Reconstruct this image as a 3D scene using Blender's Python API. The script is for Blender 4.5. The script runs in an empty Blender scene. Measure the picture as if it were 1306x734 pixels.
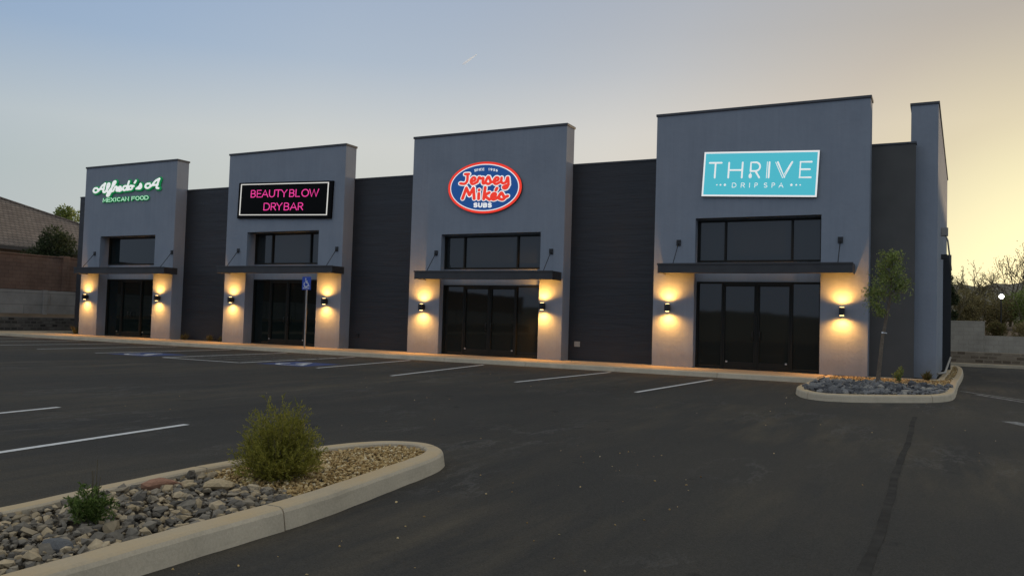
import bpy, bmesh, math, random
import numpy as np
from mathutils import Matrix, Vector

random.seed(7)
rng = np.random.default_rng(7)
sc = bpy.context.scene
COL = sc.collection
R = math.radians

# ------------------------------------------------------------------ materials
def srgb(r, g, b):
    f = lambda c: (c / 255 / 12.92) if c / 255 <= .04045 else ((c / 255 + .055) / 1.055) ** 2.4
    return (f(r), f(g), f(b))

class NT:
    """small wrapper for building node trees"""
    def __init__(self, name):
        self.m = bpy.data.materials.new(name)
        self.m.use_nodes = True
        self.t = self.m.node_tree
        self.b = self.t.nodes['Principled BSDF']
        self.tc = None
    def n(self, kind, **kw):
        nd = self.t.nodes.new(kind)
        for k, v in kw.items():
            setattr(nd, k, v)
        return nd
    def l(self, a, b):
        self.t.links.new(a, b)
    def obj(self, scale=(1, 1, 1), rot=(0, 0, 0)):
        tc = self.n('ShaderNodeTexCoord')
        mp = self.n('ShaderNodeMapping')
        mp.inputs['Scale'].default_value = scale
        mp.inputs['Rotation'].default_value = rot
        self.l(tc.outputs['Object'], mp.inputs[0])
        return mp.outputs[0]
    def noise(self, vec, scale, detail=4, rough=.55):
        nd = self.n('ShaderNodeTexNoise')
        nd.inputs['Scale'].default_value = scale
        nd.inputs['Detail'].default_value = detail
        nd.inputs['Roughness'].default_value = rough
        self.l(vec, nd.inputs['Vector'])
        return nd.outputs['Fac']
    def ramp(self, fac, stops):
        nd = self.n('ShaderNodeValToRGB')
        el = nd.color_ramp.elements
        while len(el) < len(stops):
            el.new(.5)
        for e, (p, c) in zip(el, stops):
            e.position = p
            e.color = (*c, 1) if len(c) == 3 else c
        self.l(fac, nd.inputs[0])
        return nd.outputs[0]
    def mix(self, fac, a, b, blend='MIX'):
        nd = self.n('ShaderNodeMix', data_type='RGBA', blend_type=blend)
        for i, v in ((0, fac), (6, a), (7, b)):
            if hasattr(v, 'is_linked'):
                self.l(v, nd.inputs[i])
            else:
                nd.inputs[i].default_value = v if i == 0 else (*v, 1)
        return nd.outputs[2]
    def bump(self, h, strength, dist, prev=None):
        nd = self.n('ShaderNodeBump')
        nd.inputs['Strength'].default_value = strength
        nd.inputs['Distance'].default_value = dist
        self.l(h, nd.inputs['Height'])
        if prev is not None:
            self.l(prev, nd.inputs['Normal'])
        return nd.outputs[0]
    def done(self, color=None, rough=.8, normal=None, spec=.5, metal=0):
        if color is not None:
            if hasattr(color, 'is_linked'):
                self.l(color, self.b.inputs['Base Color'])
            else:
                self.b.inputs['Base Color'].default_value = (*color, 1)
        if hasattr(rough, 'is_linked'):
            self.l(rough, self.b.inputs['Roughness'])
        else:
            self.b.inputs['Roughness'].default_value = rough
        self.b.inputs['Specular IOR Level'].default_value = spec
        self.b.inputs['Metallic'].default_value = metal
        if normal is not None:
            self.l(normal, self.b.inputs['Normal'])
        return self.m

def g3(v, k=1.0):
    return (v[0] * k, v[1] * k, v[2] * k)

def varied(name, col, amount=.25, scale=2.0, rough=.8, bump=0, bscale=60, spec=.4, metal=0, dist=.01):
    t = NT(name)
    v = t.obj()
    n1 = t.noise(v, scale, 5)
    c = t.ramp(n1, [(.25, g3(col, 1 - amount)), (.75, g3(col, 1 + amount))])
    nm = None
    if bump:
        nm = t.bump(t.noise(v, bscale, 3), bump, dist)
    return t.done(c, rough, nm, spec, metal)

def plain(name, col, rough=.6, spec=.5, metal=0):
    return NT(name).done(col, rough, None, spec, metal)

def lit(name, col, strength=1.0, base=.3):
    t = NT(name)
    t.b.inputs['Emission Color'].default_value = (*col, 1)
    t.b.inputs['Emission Strength'].default_value = strength
    return t.done(g3(col, base), .5, None, .3)

def island_mat(name, stops, rough=.85, spec=.3, bump=0, bscale=40, transl=0):
    """colour picked per stone / leaf"""
    t = NT(name)
    g = t.n('ShaderNodeNewGeometry')
    c = t.ramp(g.outputs['Random Per Island'], stops)
    nm = None
    if bump:
        v = t.obj()
        n1 = t.noise(v, bscale, 4)
        c = t.mix(.35, c, t.ramp(n1, [(.3, (.25, .25, .25)), (.7, (.75, .75, .75))]), 'OVERLAY')
        nm = t.bump(n1, bump, .01)
    m = t.done(c, rough, nm, spec)
    if transl:
        tl = t.n('ShaderNodeBsdfTranslucent'); mx = t.n('ShaderNodeMixShader'); mx.inputs[0].default_value = transl
        t.l(c, tl.inputs[0]); t.l(t.b.outputs[0], mx.inputs[1]); t.l(tl.outputs[0], mx.inputs[2])
        t.l(mx.outputs[0], t.t.nodes['Material Output'].inputs[0])
    return m

M = {}
def mats():
    # painted stucco: neutral grey, fine sand texture, faint trowel mottling
    t = NT('stucco'); v = t.obj()
    n1 = t.noise(v, .8, 6, .6); n2 = t.noise(v, 90, 3, .6)
    vs = t.obj((3.0, 3.0, .22)); n3 = t.noise(vs, 2.2, 4, .6)
    c = t.ramp(n1, [(.3, (.240, .266, .302)), (.7, (.274, .300, .336))])
    c = t.mix(.16, c, t.ramp(n3, [(.35, (.4, .4, .4)), (.7, (.6, .6, .6))]), 'OVERLAY')
    sz_ = t.n('ShaderNodeSeparateXYZ'); t.l(v, sz_.inputs[0])
    hz = t.n('ShaderNodeMath', operation='ADD'); t.l(sz_.outputs['Z'], hz.inputs[0])
    nz = t.n('ShaderNodeMath', operation='MULTIPLY'); t.l(t.noise(t.obj((2.5, 2.5, 1)), 1.5, 6, .7), nz.inputs[0]); nz.inputs[1].default_value = -.9
    t.l(nz.outputs[0], hz.inputs[1])
    c = t.mix(t.ramp(hz.outputs[0], [(0, (.25, .25, .25)), (.3, (0, 0, 0))]), c, (.17, .145, .11))
    c = t.mix(t.ramp(t.noise(t.obj((5, 5, .12)), 1.6, 5, .6), [(.58, (0, 0, 0)), (.8, (.22, .22, .22))]), c, (.14, .15, .17))
    M['stucco'] = t.done(c, .9, t.bump(n2, .35, .012, t.bump(t.noise(v, 6, 4), .25, .03)), .25)
    # charcoal horizontal cladding
    t = NT('charcoal_cladding'); v = t.obj()
    sx = t.n('ShaderNodeSeparateXYZ'); t.l(v, sx.inputs[0])
    m1 = t.n('ShaderNodeMath', operation='MULTIPLY'); t.l(sx.outputs['Z'], m1.inputs[0]); m1.inputs[1].default_value = 1 / .2
    fr = t.n('ShaderNodeMath', operation='FRACT'); t.l(m1.outputs[0], fr.inputs[0])
    gr = t.ramp(fr.outputs[0], [(0, (0, 0, 0)), (.06, (1, 1, 1)), (.92, (.86, .86, .86)), (1, (0, 0, 0))])
    vs = t.obj((.25, .25, 2.4)); n1 = t.noise(vs, 1.3, 5, .6)
    c = t.ramp(n1, [(.3, (.018, .0188, .0215)), (.75, (.024, .0248, .028))])
    c = t.mix(gr, (.016, .0163, .018), c)
    M['cladding'] = t.done(c, t.ramp(n1, [(.3, (.42,) * 3), (.7, (.6,) * 3)]), t.bump(gr, .16, .012, t.bump(t.noise(t.obj((.4, .4, 3)), 2.0, 3), .2, .06)), .45)
    M['taupe'] = varied('taupe_stucco', (.098, .095, .088), .1, 1.5, .9, .3, 80, .25)
    M['coping'] = varied('dark_coping_metal', (.05, .052, .058), .2, 3, .5, spec=.5)
    M['canopy'] = varied('dark_bronze_steel', (.035, .034, .034), .25, 3, .5, .08, 30, .5)
    M['frame'] = plain('black_anodised_frame', (.0155, .016, .0135), .5, .15)
    # dark film tinted glazing, very slightly wavy
    t = NT('tinted_glass'); v = t.obj()
    M['glass_olive'] = None
    t2 = NT('olive_film_glass'); M['glass_olive'] = t2.done((.0135, .0145, .0115), .03, t2.bump(t2.noise(t2.obj(), .7, 2), .06, .02), .6)
    t2 = NT('smoky_transom_glass'); M['glass_smoke'] = t2.done((.019, .0225, .0225), .03, t2.bump(t2.noise(t2.obj(), .7, 2), .06, .02), .6)
    M['glass'] = t.done((.003, .0075, .007), .03, t.bump(t.noise(v, .7, 2), .06, .02), .6)
    M['steel'] = plain('brushed_steel', (.45, .45, .44), .35, .5, .9)
    M['black'] = plain('black_powder_coat', (.01, .01, .01), .45)
    M['galv'] = varied('galvanised_steel', (.38, .36, .33), .2, 12, .5, spec=.5, metal=.5)
    M['roof'] = plain('flat_roof', (.3, .3, .3), .9)
    # asphalt
    t = NT('asphalt'); v = t.obj()
    big = t.noise(t.obj((1, .35, 1), (0, 0, .5)), .28, 6, .62)
    str_ = t.noise(t.obj((2.3, .30, 1), (0, 0, .14)), .9, 7, .68)
    fine = t.noise(v, 160, 2, .7)
    agg = t.n('ShaderNodeTexVoronoi'); agg.inputs['Scale'].default_value = 110; t.l(v, agg.inputs['Vector'])
    c = t.ramp(big, [(.34, (.046, .0432, .0385)), (.52, (.056, .0522, .0455)), (.74, (.075, .067, .054))])
    dust = t.ramp(str_, [(.42, (0, 0, 0)), (.68, (1, 1, 1))])
    dm = t.n('ShaderNodeMath', operation='MULTIPLY'); t.l(dust, dm.inputs[0]); t.l(t.ramp(t.noise(v, .16, 3), [(.40, (.08, .08, .08)), (.6, (.9, .9, .9))]), dm.inputs[1])
    c = t.mix(dm.outputs[0], c, (.105, .088, .062))
    c = t.mix(.65, c, t.ramp(agg.outputs['Color'], [(.1, (.33, .33, .33)), (.85, (.62, .62, .62))]), 'OVERLAY')
    c = t.mix(.3, c, t.ramp(fine, [(.3, (.3, .3, .3)), (.7, (.7, .7, .7))]), 'OVERLAY')
    # light dried-water streaks in the lot
    wv = t.noise(t.obj((1.3, .5, 1), (0, 0, 1.1)), .7, 8, .7)
    wl = t.ramp(wv, [(.48, (0, 0, 0)), (.5, (.32, .32, .32)), (.52, (0, 0, 0))])
    wm_ = t.n('ShaderNodeMath', operation='MULTIPLY'); t.l(wl, wm_.inputs[0]); t.l(t.ramp(t.noise(v, .35, 3), [(.5, (0, 0, 0)), (.62, (1, 1, 1))]), wm_.inputs[1])
    c = t.mix(wm_.outputs[0], c, (.16, .15, .135))
    # oil drips and dark sealed spots
    oil = t.ramp(t.noise(t.obj(), 1.9, 4, .5), [(.66, (0, 0, 0)), (.74, (.55, .55, .55))])
    c = t.mix(oil, c, (.016, .0155, .015))
    bm = t.bump(agg.outputs['Distance'], .7, .008, t.bump(fine, .4, .004, t.bump(big, .2, .05)))
    M['asphalt'] = t.done(c, t.ramp(big, [(.3, (.85,) * 3), (.7, (.95,) * 3)]), bm, .12)
    M['tar'] = varied('tar_seam', (.047, .0435, .0385), .3, 5, .95, .3, 80, .05)
    # concrete
    def conc(name, col, sc_=1.0, tan_top=False):
        t = NT(name); v = t.obj()
        n1 = t.noise(v, 1.6 * sc_, 7, .65); n2 = t.noise(v, 60, 4, .7)
        st = t.noise(t.obj((.5, .5, 5)), 2.5, 5, .65)
        c = t.ramp(n1, [(.25, g3(col, .78)), (.7, g3(col, 1.12))])
        c = t.mix(.4, c, t.ramp(n2, [(.3, (.36,) * 3), (.7, (.62,) * 3)]), 'OVERLAY')
        c = t.mix(t.ramp(st, [(.56, (0, 0, 0)), (.75, (.55,) * 3)]), c, g3(col, .62))
        if tan_top:
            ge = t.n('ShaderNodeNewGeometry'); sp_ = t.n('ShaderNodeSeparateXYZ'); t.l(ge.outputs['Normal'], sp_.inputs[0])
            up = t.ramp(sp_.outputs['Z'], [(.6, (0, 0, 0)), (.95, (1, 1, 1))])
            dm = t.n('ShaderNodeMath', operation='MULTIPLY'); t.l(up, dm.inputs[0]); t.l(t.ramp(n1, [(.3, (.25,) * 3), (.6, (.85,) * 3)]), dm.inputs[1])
            c = t.mix(dm.outputs[0], c, (.50, .36, .19))  # upward faces turn orange tan in noisy patches
        return t.done(c, .9, t.bump(n2, .4, .006, t.bump(n1, .3, .02)), .25)
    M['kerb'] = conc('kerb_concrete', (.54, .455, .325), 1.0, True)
    M['walk'] = conc('sidewalk_concrete', (.42, .33, .215))
    M['paint'] = None
    t = NT('road_paint'); v = t.obj()
    n1 = t.noise(v, 14, 6, .7)
    M['paint'] = t.done(t.ramp(n1, [(.3, (.34, .335, .315)), (.45, (.62, .61, .58)), (.8, (.74, .73, .70))]), .8, None, .3)
    t = NT('road_paint_worn'); v = t.obj()
    n1 = t.noise(v, 9, 6, .7)
    M['paint_worn'] = t.done(t.ramp(n1, [(.38, (.07, .068, .064)), (.6, (.30, .29, .27))]), .85, None, .3)
    M['paint_blue'] = varied('blue_pavement_paint', (.032, .055, .16), .35, 5, .85)
    M['soil'] = varied('planting_soil', (.10, .082, .058), .3, 5, .95, .5, 40, .2)
    M['dirt'] = varied('desert_dirt', (.17, .125, .085), .35, .6, .95, .5, 12, .2, dist=.05)
    M['hill'] = varied('far_hill', (.16, .14, .095), .3, .02, .95)
    M['greyrock'] = island_mat('grey_landscape_rock', [(0, (.095, .082, .064)), (.33, (.16, .138, .106)), (.56, (.235, .20, .15)), (.72, (.33, .26, .165)), (.88, (.40, .30, .17)), (1, (.52, .41, .26))], .85, .3, .4, 35)
    M['farrock'] = island_mat('slate_landscape_rock', [(0, (.055, .055, .058)), (.5, (.12, .118, .116)), (.85, (.20, .195, .185)), (1, (.32, .29, .24))], .85, .3, .4, 35)
    M['tangravel'] = island_mat('tan_gravel', [(0, (.20, .115, .036)), (.35, (.39, .25, .095)), (.7, (.54, .375, .16)), (.92, (.66, .50, .26)), (1, (.74, .61, .38))], .85, .3)
    M['redstone'] = varied('red_sandstone', (.36, .19, .12), .3, 9, .9, .6, 30, .2)
    M['palestone'] = varied('pale_sandstone', (.5, .38, .22), .25, 9, .9, .6, 30, .2)
    M['greystone'] = varied('grey_fieldstone', (.15, .148, .142), .35, 14, .85, .6, 30, .3)
    M['bark'] = varied('bark', (.16, .125, .09), .35, 20, .9, .5, 40, .2)
    M['twig'] = varied('dry_twig', (.12, .095, .055), .3, 10, .9)
    M['leaf'] = island_mat('young_tree_leaf', [(0, (.11, .145, .035)), (.5, (.235, .285, .075)), (1, (.38, .43, .14))], .6, .3, transl=.4)
    M['sageleaf'] = island_mat('olive_shrub_leaf', [(0, (.13, .13, .022)), (.45, (.29, .275, .045)), (.8, (.42, .375, .065)), (1, (.54, .46, .11))], .65, .25, transl=.4)
    M['greenleaf'] = island_mat('green_shrub_leaf', [(0, (.055, .09, .018)), (.5, (.115, .175, .038)), (1, (.22, .28, .07))], .6, .3, transl=.4)
    M['darkleaf'] = island_mat('dark_evergreen_leaf', [(0, (.024, .035, .015)), (.5, (.05, .065, .027)), (1, (.09, .105, .045))], .7, .25, transl=.4)
    M['dryleaf'] = island_mat('dry_brush_leaf', [(0, (.15, .125, .055)), (.5, (.27, .225, .10)), (1, (.40, .33, .15))], .8, .2, transl=.4)
    M['strawleaf'] = island_mat('straw_grass', [(0, (.12, .09, .035)), (.5, (.22, .17, .07)), (1, (.10, .12, .035))], .8, .2, transl=.4)
    # walls at the edges of the site
    def block(name, c1, c2, mortar, w, h, axis, bumpk=.4, rand=None, msize=.012):
        t = NT(name)
        tc = t.n('ShaderNodeTexCoord'); sx = t.n('ShaderNodeSeparateXYZ'); cb = t.n('ShaderNodeCombineXYZ')
        t.l(tc.outputs['Object'], sx.inputs[0])
        t.l(sx.outputs[axis], cb.inputs[0]); t.l(sx.outputs['Z'], cb.inputs[1])
        br = t.n('ShaderNodeTexBrick')
        br.inputs['Scale'].default_value = 1; br.inputs['Brick Width'].default_value = w; br.inputs['Row Height'].default_value = h
        br.inputs['Mortar Size'].default_value = msize; br.inputs['Color1'].default_value = (*c1, 1); br.inputs['Color2'].default_value = (*c2, 1)
        br.inputs['Mortar'].default_value = (*mortar, 1); br.inputs['Bias'].default_value = 0
        t.l(cb.outputs[0], br.inputs['Vector'])
        n1 = t.noise(tc.outputs['Object'], 1.1, 6, .65); n2 = t.noise(tc.outputs['Object'], 22, 4, .6)
        c = t.mix(.6, br.outputs['Color'], t.ramp(n1, [(.3, (.34,) * 3), (.7, (.64,) * 3)]), 'OVERLAY')
        inv = t.ramp(br.outputs['Fac'], [(0, (1, 1, 1)), (1, (0, 0, 0))])
        return t.done(c, .92, t.bump(inv, bumpk, .03, t.bump(n2, .5, .03)), .2)
    M['retain'] = block('split_face_retaining_block', (.035, .033, .03), (.15, .14, .122), (.11, .10, .088), .34, .17, 'Y', .5, None, .03)  # darker block colour paints the shadowed recesses of the rough face
    M['retain_x'] = block('split_face_retaining_block_rear', (.13, .10, .07), (.30, .25, .18), (.28, .23, .165), .36, .17, 'X', .5, None, .03)  # shade in the rear wall's pockets is painted as darker blocks
    M['palewall'] = block('pale_precast_wall', (.30, .28, .25), (.33, .305, .27), (.22, .2, .18), 2.9, .62, 'Y', .3, msize=.02)
    M['brownwall'] = block('brown_block_wall', (.17, .105, .075), (.20, .125, .09), (.13, .085, .062), .4, .2, 'Y', .3)
    M['rearwall'] = block('grey_block_wall', (.36, .325, .26), (.40, .36, .29), (.33, .30, .24), .4, .2, 'X', .25)
    t = NT('roof_tile'); tc = t.n('ShaderNodeTexCoord'); sx = t.n('ShaderNodeSeparateXYZ'); t.l(tc.outputs['Object'], sx.inputs[0])
    cb = t.n('ShaderNodeCombineXYZ'); t.l(sx.outputs['Y'], cb.inputs[0]); t.l(sx.outputs['Z'], cb.inputs[1])
    br = t.n('ShaderNodeTexBrick'); br.inputs['Scale'].default_value = 1; br.inputs['Brick Width'].default_value = .32; br.inputs['Row Height'].default_value = .2
    br.inputs['Mortar Size'].default_value = .02; br.inputs['Color1'].default_value = (.15, .115, .09, 1); br.inputs['Color2'].default_value = (.21, .165, .13, 1); br.inputs['Mortar'].default_value = (.06, .05, .04, 1)
    t.l(cb.outputs[0], br.inputs['Vector'])
    M['tile'] = t.done(t.mix(.5, br.outputs['Color'], t.ramp(t.noise(tc.outputs['Object'], .7, 5), [(.3, (.35,) * 3), (.7, (.62,) * 3)]), 'OVERLAY'), .85, t.bump(t.ramp(br.outputs['Fac'], [(0, (1, 1, 1)), (1, (0, 0, 0))]), .5, .04), .3)
    M['housewall'] = varied('house_stucco', (.28, .22, .17), .15, 1, .9)
    M['fascia'] = plain('dark_fascia', (.06, .05, .04), .7)
    # signs
    M['sign_black'] = plain('sign_black_face', (.0015, .0015, .0015), .6, .1)
    M['sign_white'] = lit('sign_white_lit', (.93, .93, .9), .6, .8)
    M['sign_cream'] = lit('sign_cream_border', (.8, .78, .72), .75)
    M['sign_pink'] = lit('sign_pink_tube', srgb(232, 62, 150), 1.0)
    M['sign_teal'] = lit('sign_teal_face', srgb(78, 184, 200), .88, .25)
    M['sign_red'] = lit('sign_red_face', srgb(232, 58, 42), .9)
    M['sign_blue'] = lit('sign_blue_face', srgb(28, 72, 134), .85)
    M['sign_green'] = lit('sign_green_face', srgb(20, 140, 80), .55, .5)
    M['sign_mint'] = lit('sign_pale_green_glow', srgb(190, 240, 205), .7, .4)
    M['sign_side'] = plain('sign_return', (.02, .03, .025), .5)
    M['hc_blue'] = plain('accessible_sign_blue', (.025, .075, .42), .5)
    M['white'] = plain('white_paint', (.72, .72, .7), .5)
    M['offwhite'] = varied('offwhite_metal', (.33, .31, .27), .1, 4, .6)
    M['lens'] = lit('warm_lamp_lens', (1.0, .66, .26), 12)
    M['cold_lens'] = lit('white_lamp_lens', (1.0, .98, .9), 8)
    t = NT('ice_crystal_vapour'); M['contrail'] = t.done((.95, .95, .95), 1, None, 0)
    tl = t.n('ShaderNodeBsdfTranslucent'); mx = t.n('ShaderNodeMixShader'); mx.inputs[0].default_value = .6
    tl.inputs[0].default_value = (.97, .97, .97, 1)
    t.l(t.b.outputs[0], mx.inputs[1]); t.l(tl.outputs[0], mx.inputs[2]); t.l(mx.outputs[0], t.t.nodes['Material Output'].inputs[0])
mats()

# ------------------------------------------------------------------ geometry helpers
class MB:
    def __init__(self):
        self.v = []; self.f = []
    def add(self, verts, faces):
        o = len(self.v)
        self.v.extend(tuple(p) for p in verts)
        self.f.extend(tuple(i + o for i in q) for q in faces)
        return self
    def box(self, x0, x1, y0, y1, z0, z1):
        return self.add([(x0, y0, z0), (x1, y0, z0), (x1, y1, z0), (x0, y1, z0), (x0, y0, z1), (x1, y0, z1), (x1, y1, z1), (x0, y1, z1)],
                        [(0, 3, 2, 1), (4, 5, 6, 7), (0, 1, 5, 4), (1, 2, 6, 5), (2, 3, 7, 6), (3, 0, 4, 7)])
    def tube(self, pts, rad, n=8, cap=True):
        pts = [Vector(p) for p in pts]
        rads = rad if hasattr(rad, '__len__') else [rad] * len(pts)
        rings = []
        ref = None
        for i, p in enumerate(pts):
            d = (pts[min(i + 1, len(pts) - 1)] - pts[max(i - 1, 0)])
            if d.length < 1e-9: d = Vector((0, 0, 1))
            d.normalize()
            if ref is None:
                ref = Vector((1, 0, 0)) if abs(d.x) < .9 else Vector((0, 1, 0))
            a = (ref - d * ref.dot(d)).normalized(); b = d.cross(a); ref = a
            rings.append([p + (a * math.cos(2 * math.pi * k / n) + b * math.sin(2 * math.pi * k / n)) * rads[i] for k in range(n)])
        vs = [q for r in rings for q in r]; fs = []
        for i in range(len(rings) - 1):
            for k in range(n):
                fs.append((i * n + k, i * n + (k + 1) % n, (i + 1) * n + (k + 1) % n, (i + 1) * n + k))
        if cap:
            fs.append(tuple(range(n))[::-1]); fs.append(tuple((len(rings) - 1) * n + k for k in range(n)))
        return self.add(vs, fs)
    def prism(self, poly, z0, z1):
        n = len(poly)
        vs = [(x, y, z0) for x, y in poly] + [(x, y, z1) for x, y in poly]
        return self.add(vs, [tuple(range(n))[::-1], tuple(range(n, 2 * n))] + [(i, (i + 1) % n, n + (i + 1) % n, n + i) for i in range(n)])
    def build(self, name, mat, parent=None, loc=None, smooth=False, bevel=0):
        me = bpy.data.meshes.new(name); me.from_pydata(self.v, [], self.f); me.validate(); me.update()
        bm = bmesh.new(); bm.from_mesh(me); bmesh.ops.recalc_face_normals(bm, faces=bm.faces); bm.to_mesh(me); bm.free()
        o = bpy.data.objects.new(name, me); COL.objects.link(o)
        me.materials.append(mat)
        if smooth:
            me.polygons.foreach_set('use_smooth', [True] * len(me.polygons))
        if bevel:
            b = o.modifiers.new('b', 'BEVEL'); b.width = bevel; b.segments = 2; b.limit_method = 'ANGLE'
        if loc is not None: o.location = loc
        if parent is not None: o.parent = parent
        return o

def raw(name, verts, faces_flat, per, mat, parent=None, smooth=False):
    """fast mesh: verts (N,3), faces (F,per)"""
    me = bpy.data.meshes.new(name)
    F = len(faces_flat)
    me.vertices.add(len(verts)); me.vertices.foreach_set('co', np.asarray(verts, np.float32).ravel())
    me.loops.add(F * per); me.loops.foreach_set('vertex_index', np.asarray(faces_flat, np.int32).ravel())
    me.polygons.add(F); me.polygons.foreach_set('loop_start', np.arange(0, F * per, per, dtype=np.int32))
    try: me.polygons.foreach_set('loop_total', np.full(F, per, np.int32))
    except Exception: pass
    me.update(calc_edges=True); me.validate()
    me.materials.append(mat)
    me.polygons.foreach_set('use_smooth', [smooth] * F)
    o = bpy.data.objects.new(name, me); COL.objects.link(o)
    if parent is not None: o.parent = parent
    return o

def empty(name, loc=(0, 0, 0), label=None, cat=None, group=None):
    o = bpy.data.objects.new(name, None); COL.objects.link(o); o.location = loc; o.empty_display_size = .1
    return tag(o, label, cat, group)
def tag(o, label=None, cat=None, group=None, kind=None):
    if label: o['label'] = label
    if cat: o['category'] = cat
    if group: o['group'] = group
    if kind: o['kind'] = kind
    return o
def struct(o):
    o['kind'] = 'structure'; return o

# ------------------------------------------------------------------ camera
cd = bpy.data.cameras.new('camera'); cam = bpy.data.objects.new('camera', cd); COL.objects.link(cam); sc.camera = cam
_r = (0.88608326, 0.46253212, 0.03033957); _u = (-0.00834119, -0.0495323, 0.99873769); _f = (-0.46345105, 0.88521782, 0.04003168)
CAMP = (3.7134, -25.4579, 1.4291)
cam.matrix_world = Matrix([[_r[i], _u[i], -_f[i], CAMP[i]] for i in range(3)] + [[0, 0, 0, 1]])
cd.sensor_width = 36; cd.lens = 1050 / 1306 * 36; cd.clip_start = .1; cd.clip_end = 20000

# ------------------------------------------------------------------ ground, lot, sidewalk
struct(MB().add([(-3000, -3000, -.05), (3000, -3000, -.05), (3000, 3000, -.05), (-3000, 3000, -.05)], [(0, 1, 2, 3)]).build('ground', M['dirt']))
def sheet(x0, x1, y0, y1, z):
    return MB().add([(x0, y0, z), (x1, y0, z), (x1, y1, z), (x0, y1, z)], [(0, 1, 2, 3)])
struct(sheet(-38.7, 70, -62, 17.2, 0).build('parking_lot', M['asphalt']))
# sidewalk slab along the front, scored every 3 m, with its kerb
wk = MB()
x = -38.55
while x < .7:
    x1 = min(x + 1.52, .72); wk.box(x, x1 - .012, -1.72, .61, -.02, .15); x = x1
struct(wk.build('sidewalk', M['walk'], bevel=.006))
kb = MB(); x = -38.55
while x < .7:
    x1 = min(x + 3.05, .74)
    prof = [(-1.91, -.02), (-1.885, .12), (-1.86, .146), (-1.735, .15), (-1.735, -.02)]
    vs = [(xx, y, z) for xx in (x, x1 - .012) for y, z in prof]
    n = len(prof)
    kb.add(vs, [tuple(range(n)), tuple(range(n, 2 * n))] + [(i, (i + 1) % n, n + (i + 1) % n, n + i) for i in range(n)]); x = x1
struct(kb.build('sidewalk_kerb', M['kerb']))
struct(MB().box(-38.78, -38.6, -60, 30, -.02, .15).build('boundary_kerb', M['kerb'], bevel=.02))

def line(p, q, w=.1, z=.004, mat='paint', name='parking_line'):
    p = Vector((*p, z)); q = Vector((*q, z)); d = (q - p).normalized(); s = Vector((-d.y, d.x, 0)) * w / 2
    return struct(MB().add([p - s, q - s, q + s, p + s], [(0, 1, 2, 3)]).build(name, M[mat]))
for a in (((-11.27, -8.08), (-12.2, -2.3)), ((-8.22, -8.89), (-9.3, -2.4)), ((-5.15, -8.22), (-5.0, -2.35)), ((-2.03, -8.69), (-1.82, -3.0)),
          ((-4.25, -21.8), (-4.73, -18.07)), ((-7.0, -21.8), (-7.48, -17.94)), ((-10.2, -21.8), (-10.4, -17.9)), ((-13.2, -21.8), (-13.4, -17.9)),
          ((-14.1, -8.1), (-14.5, -2.3)), ((-17.27, -8.1), (-14.1, -8.1)), ((-17.3, -8.1), (-17.7, -2.3)), ((-20.3, -8.2), (-20.5, -2.3)),
          ((-23.3, -8.2), (-23.5, -2.3)), ((-26.3, -8.2), (-26.5, -2.3)), ((-29.3, -8.2), (-29.5, -2.3)), ((-32.3, -8.2), (-32.5, -2.3))):
    line(*a)
for k in range(5):
    y = -7.4 + k * 1.1
    line((-17.2, y), (-14.2, y + .75), .1, .004, 'paint_worn')
line((4.13, -1.6), (5.6, -4.1), .09, .004, 'paint_worn'); line((4.45, -2.6), (5.75, -5.2), .12, .004, 'paint_worn')
line((4.72, -9.3), (5.05, -10.0), .26, .004, 'paint_worn', 'painted_marking')
# dark paving seam across the lot
sm = MB(); pts = []
for i in range(60):
    y = -25 + i * .26
    pts.append((3.32 + .004 * math.sin(i * .9) + .012 * math.sin(i * .31), y, .035 + .006 * math.sin(i * 1.7) * math.sin(i * .4)))
for i in range(59):
    (a, b, w), (c, d, w2) = pts[i], pts[i + 1]
    sm.add([(a - w, b, .0035), (a + w, b, .0035), (c + w2, d, .0035), (c - w2, d, .0035)], [(0, 1, 2, 3)])
struct(sm.build('paving_seam', M['tar']))

# accessible bays: blue field with the wheelchair symbol
def wheelchair(mb, cx, cy, s, ax, ay, nz, t=.09):
    """symbol strokes on a plane; ax, ay in-plane axes, nz offset normal"""
    def P(u, v): return Vector((cx[0], cx[1], cx[2])) + ax * (u * s) + ay * (v * s) + nz
    def seg(a, b):
        a = P(*a); b = P(*b); d = (b - a).normalized(); sd = d.cross(nz.normalized()) * (t * s / 2)
        mb.add([a - sd, b - sd, b + sd, a + sd], [(0, 1, 2, 3)])
    seg((-.1, .27), (-.06, -.02)); seg((-.06, -.02), (.2, -.02)); seg((.2, -.06), (.32, -.36)); seg((-.08, .13), (.14, .13))
    seg((.33, -.36), (.4, -.33))
    arc = [(-.04 + .27 * math.cos(R(a)), -.17 + .27 * math.sin(R(a))) for a in range(140, 341, 20)]
    for a, b in zip(arc, arc[1:]): seg(a, b)
    c = [P(-.1 + .075 * math.cos(k * math.pi / 5), .37 + .075 * math.sin(k * math.pi / 5)) for k in range(10)]
    mb.add(c, [tuple(range(10))])
for cx, cy in ((-12.75, -7.1), (-18.95, -7.3)):
    struct(sheet(cx - .85, cx + .85, cy - .85, cy + .85, .004).build('accessible_bay_paint', M['paint_blue']))
    mb = MB(); wheelchair(mb, (cx, cy, .008), 0, 1.5, Vector((1, 0, 0)), Vector((0, 1, 0)), Vector((0, 0, .0005)))
    struct(mb.build('accessible_bay_symbol', M['paint']))

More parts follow.
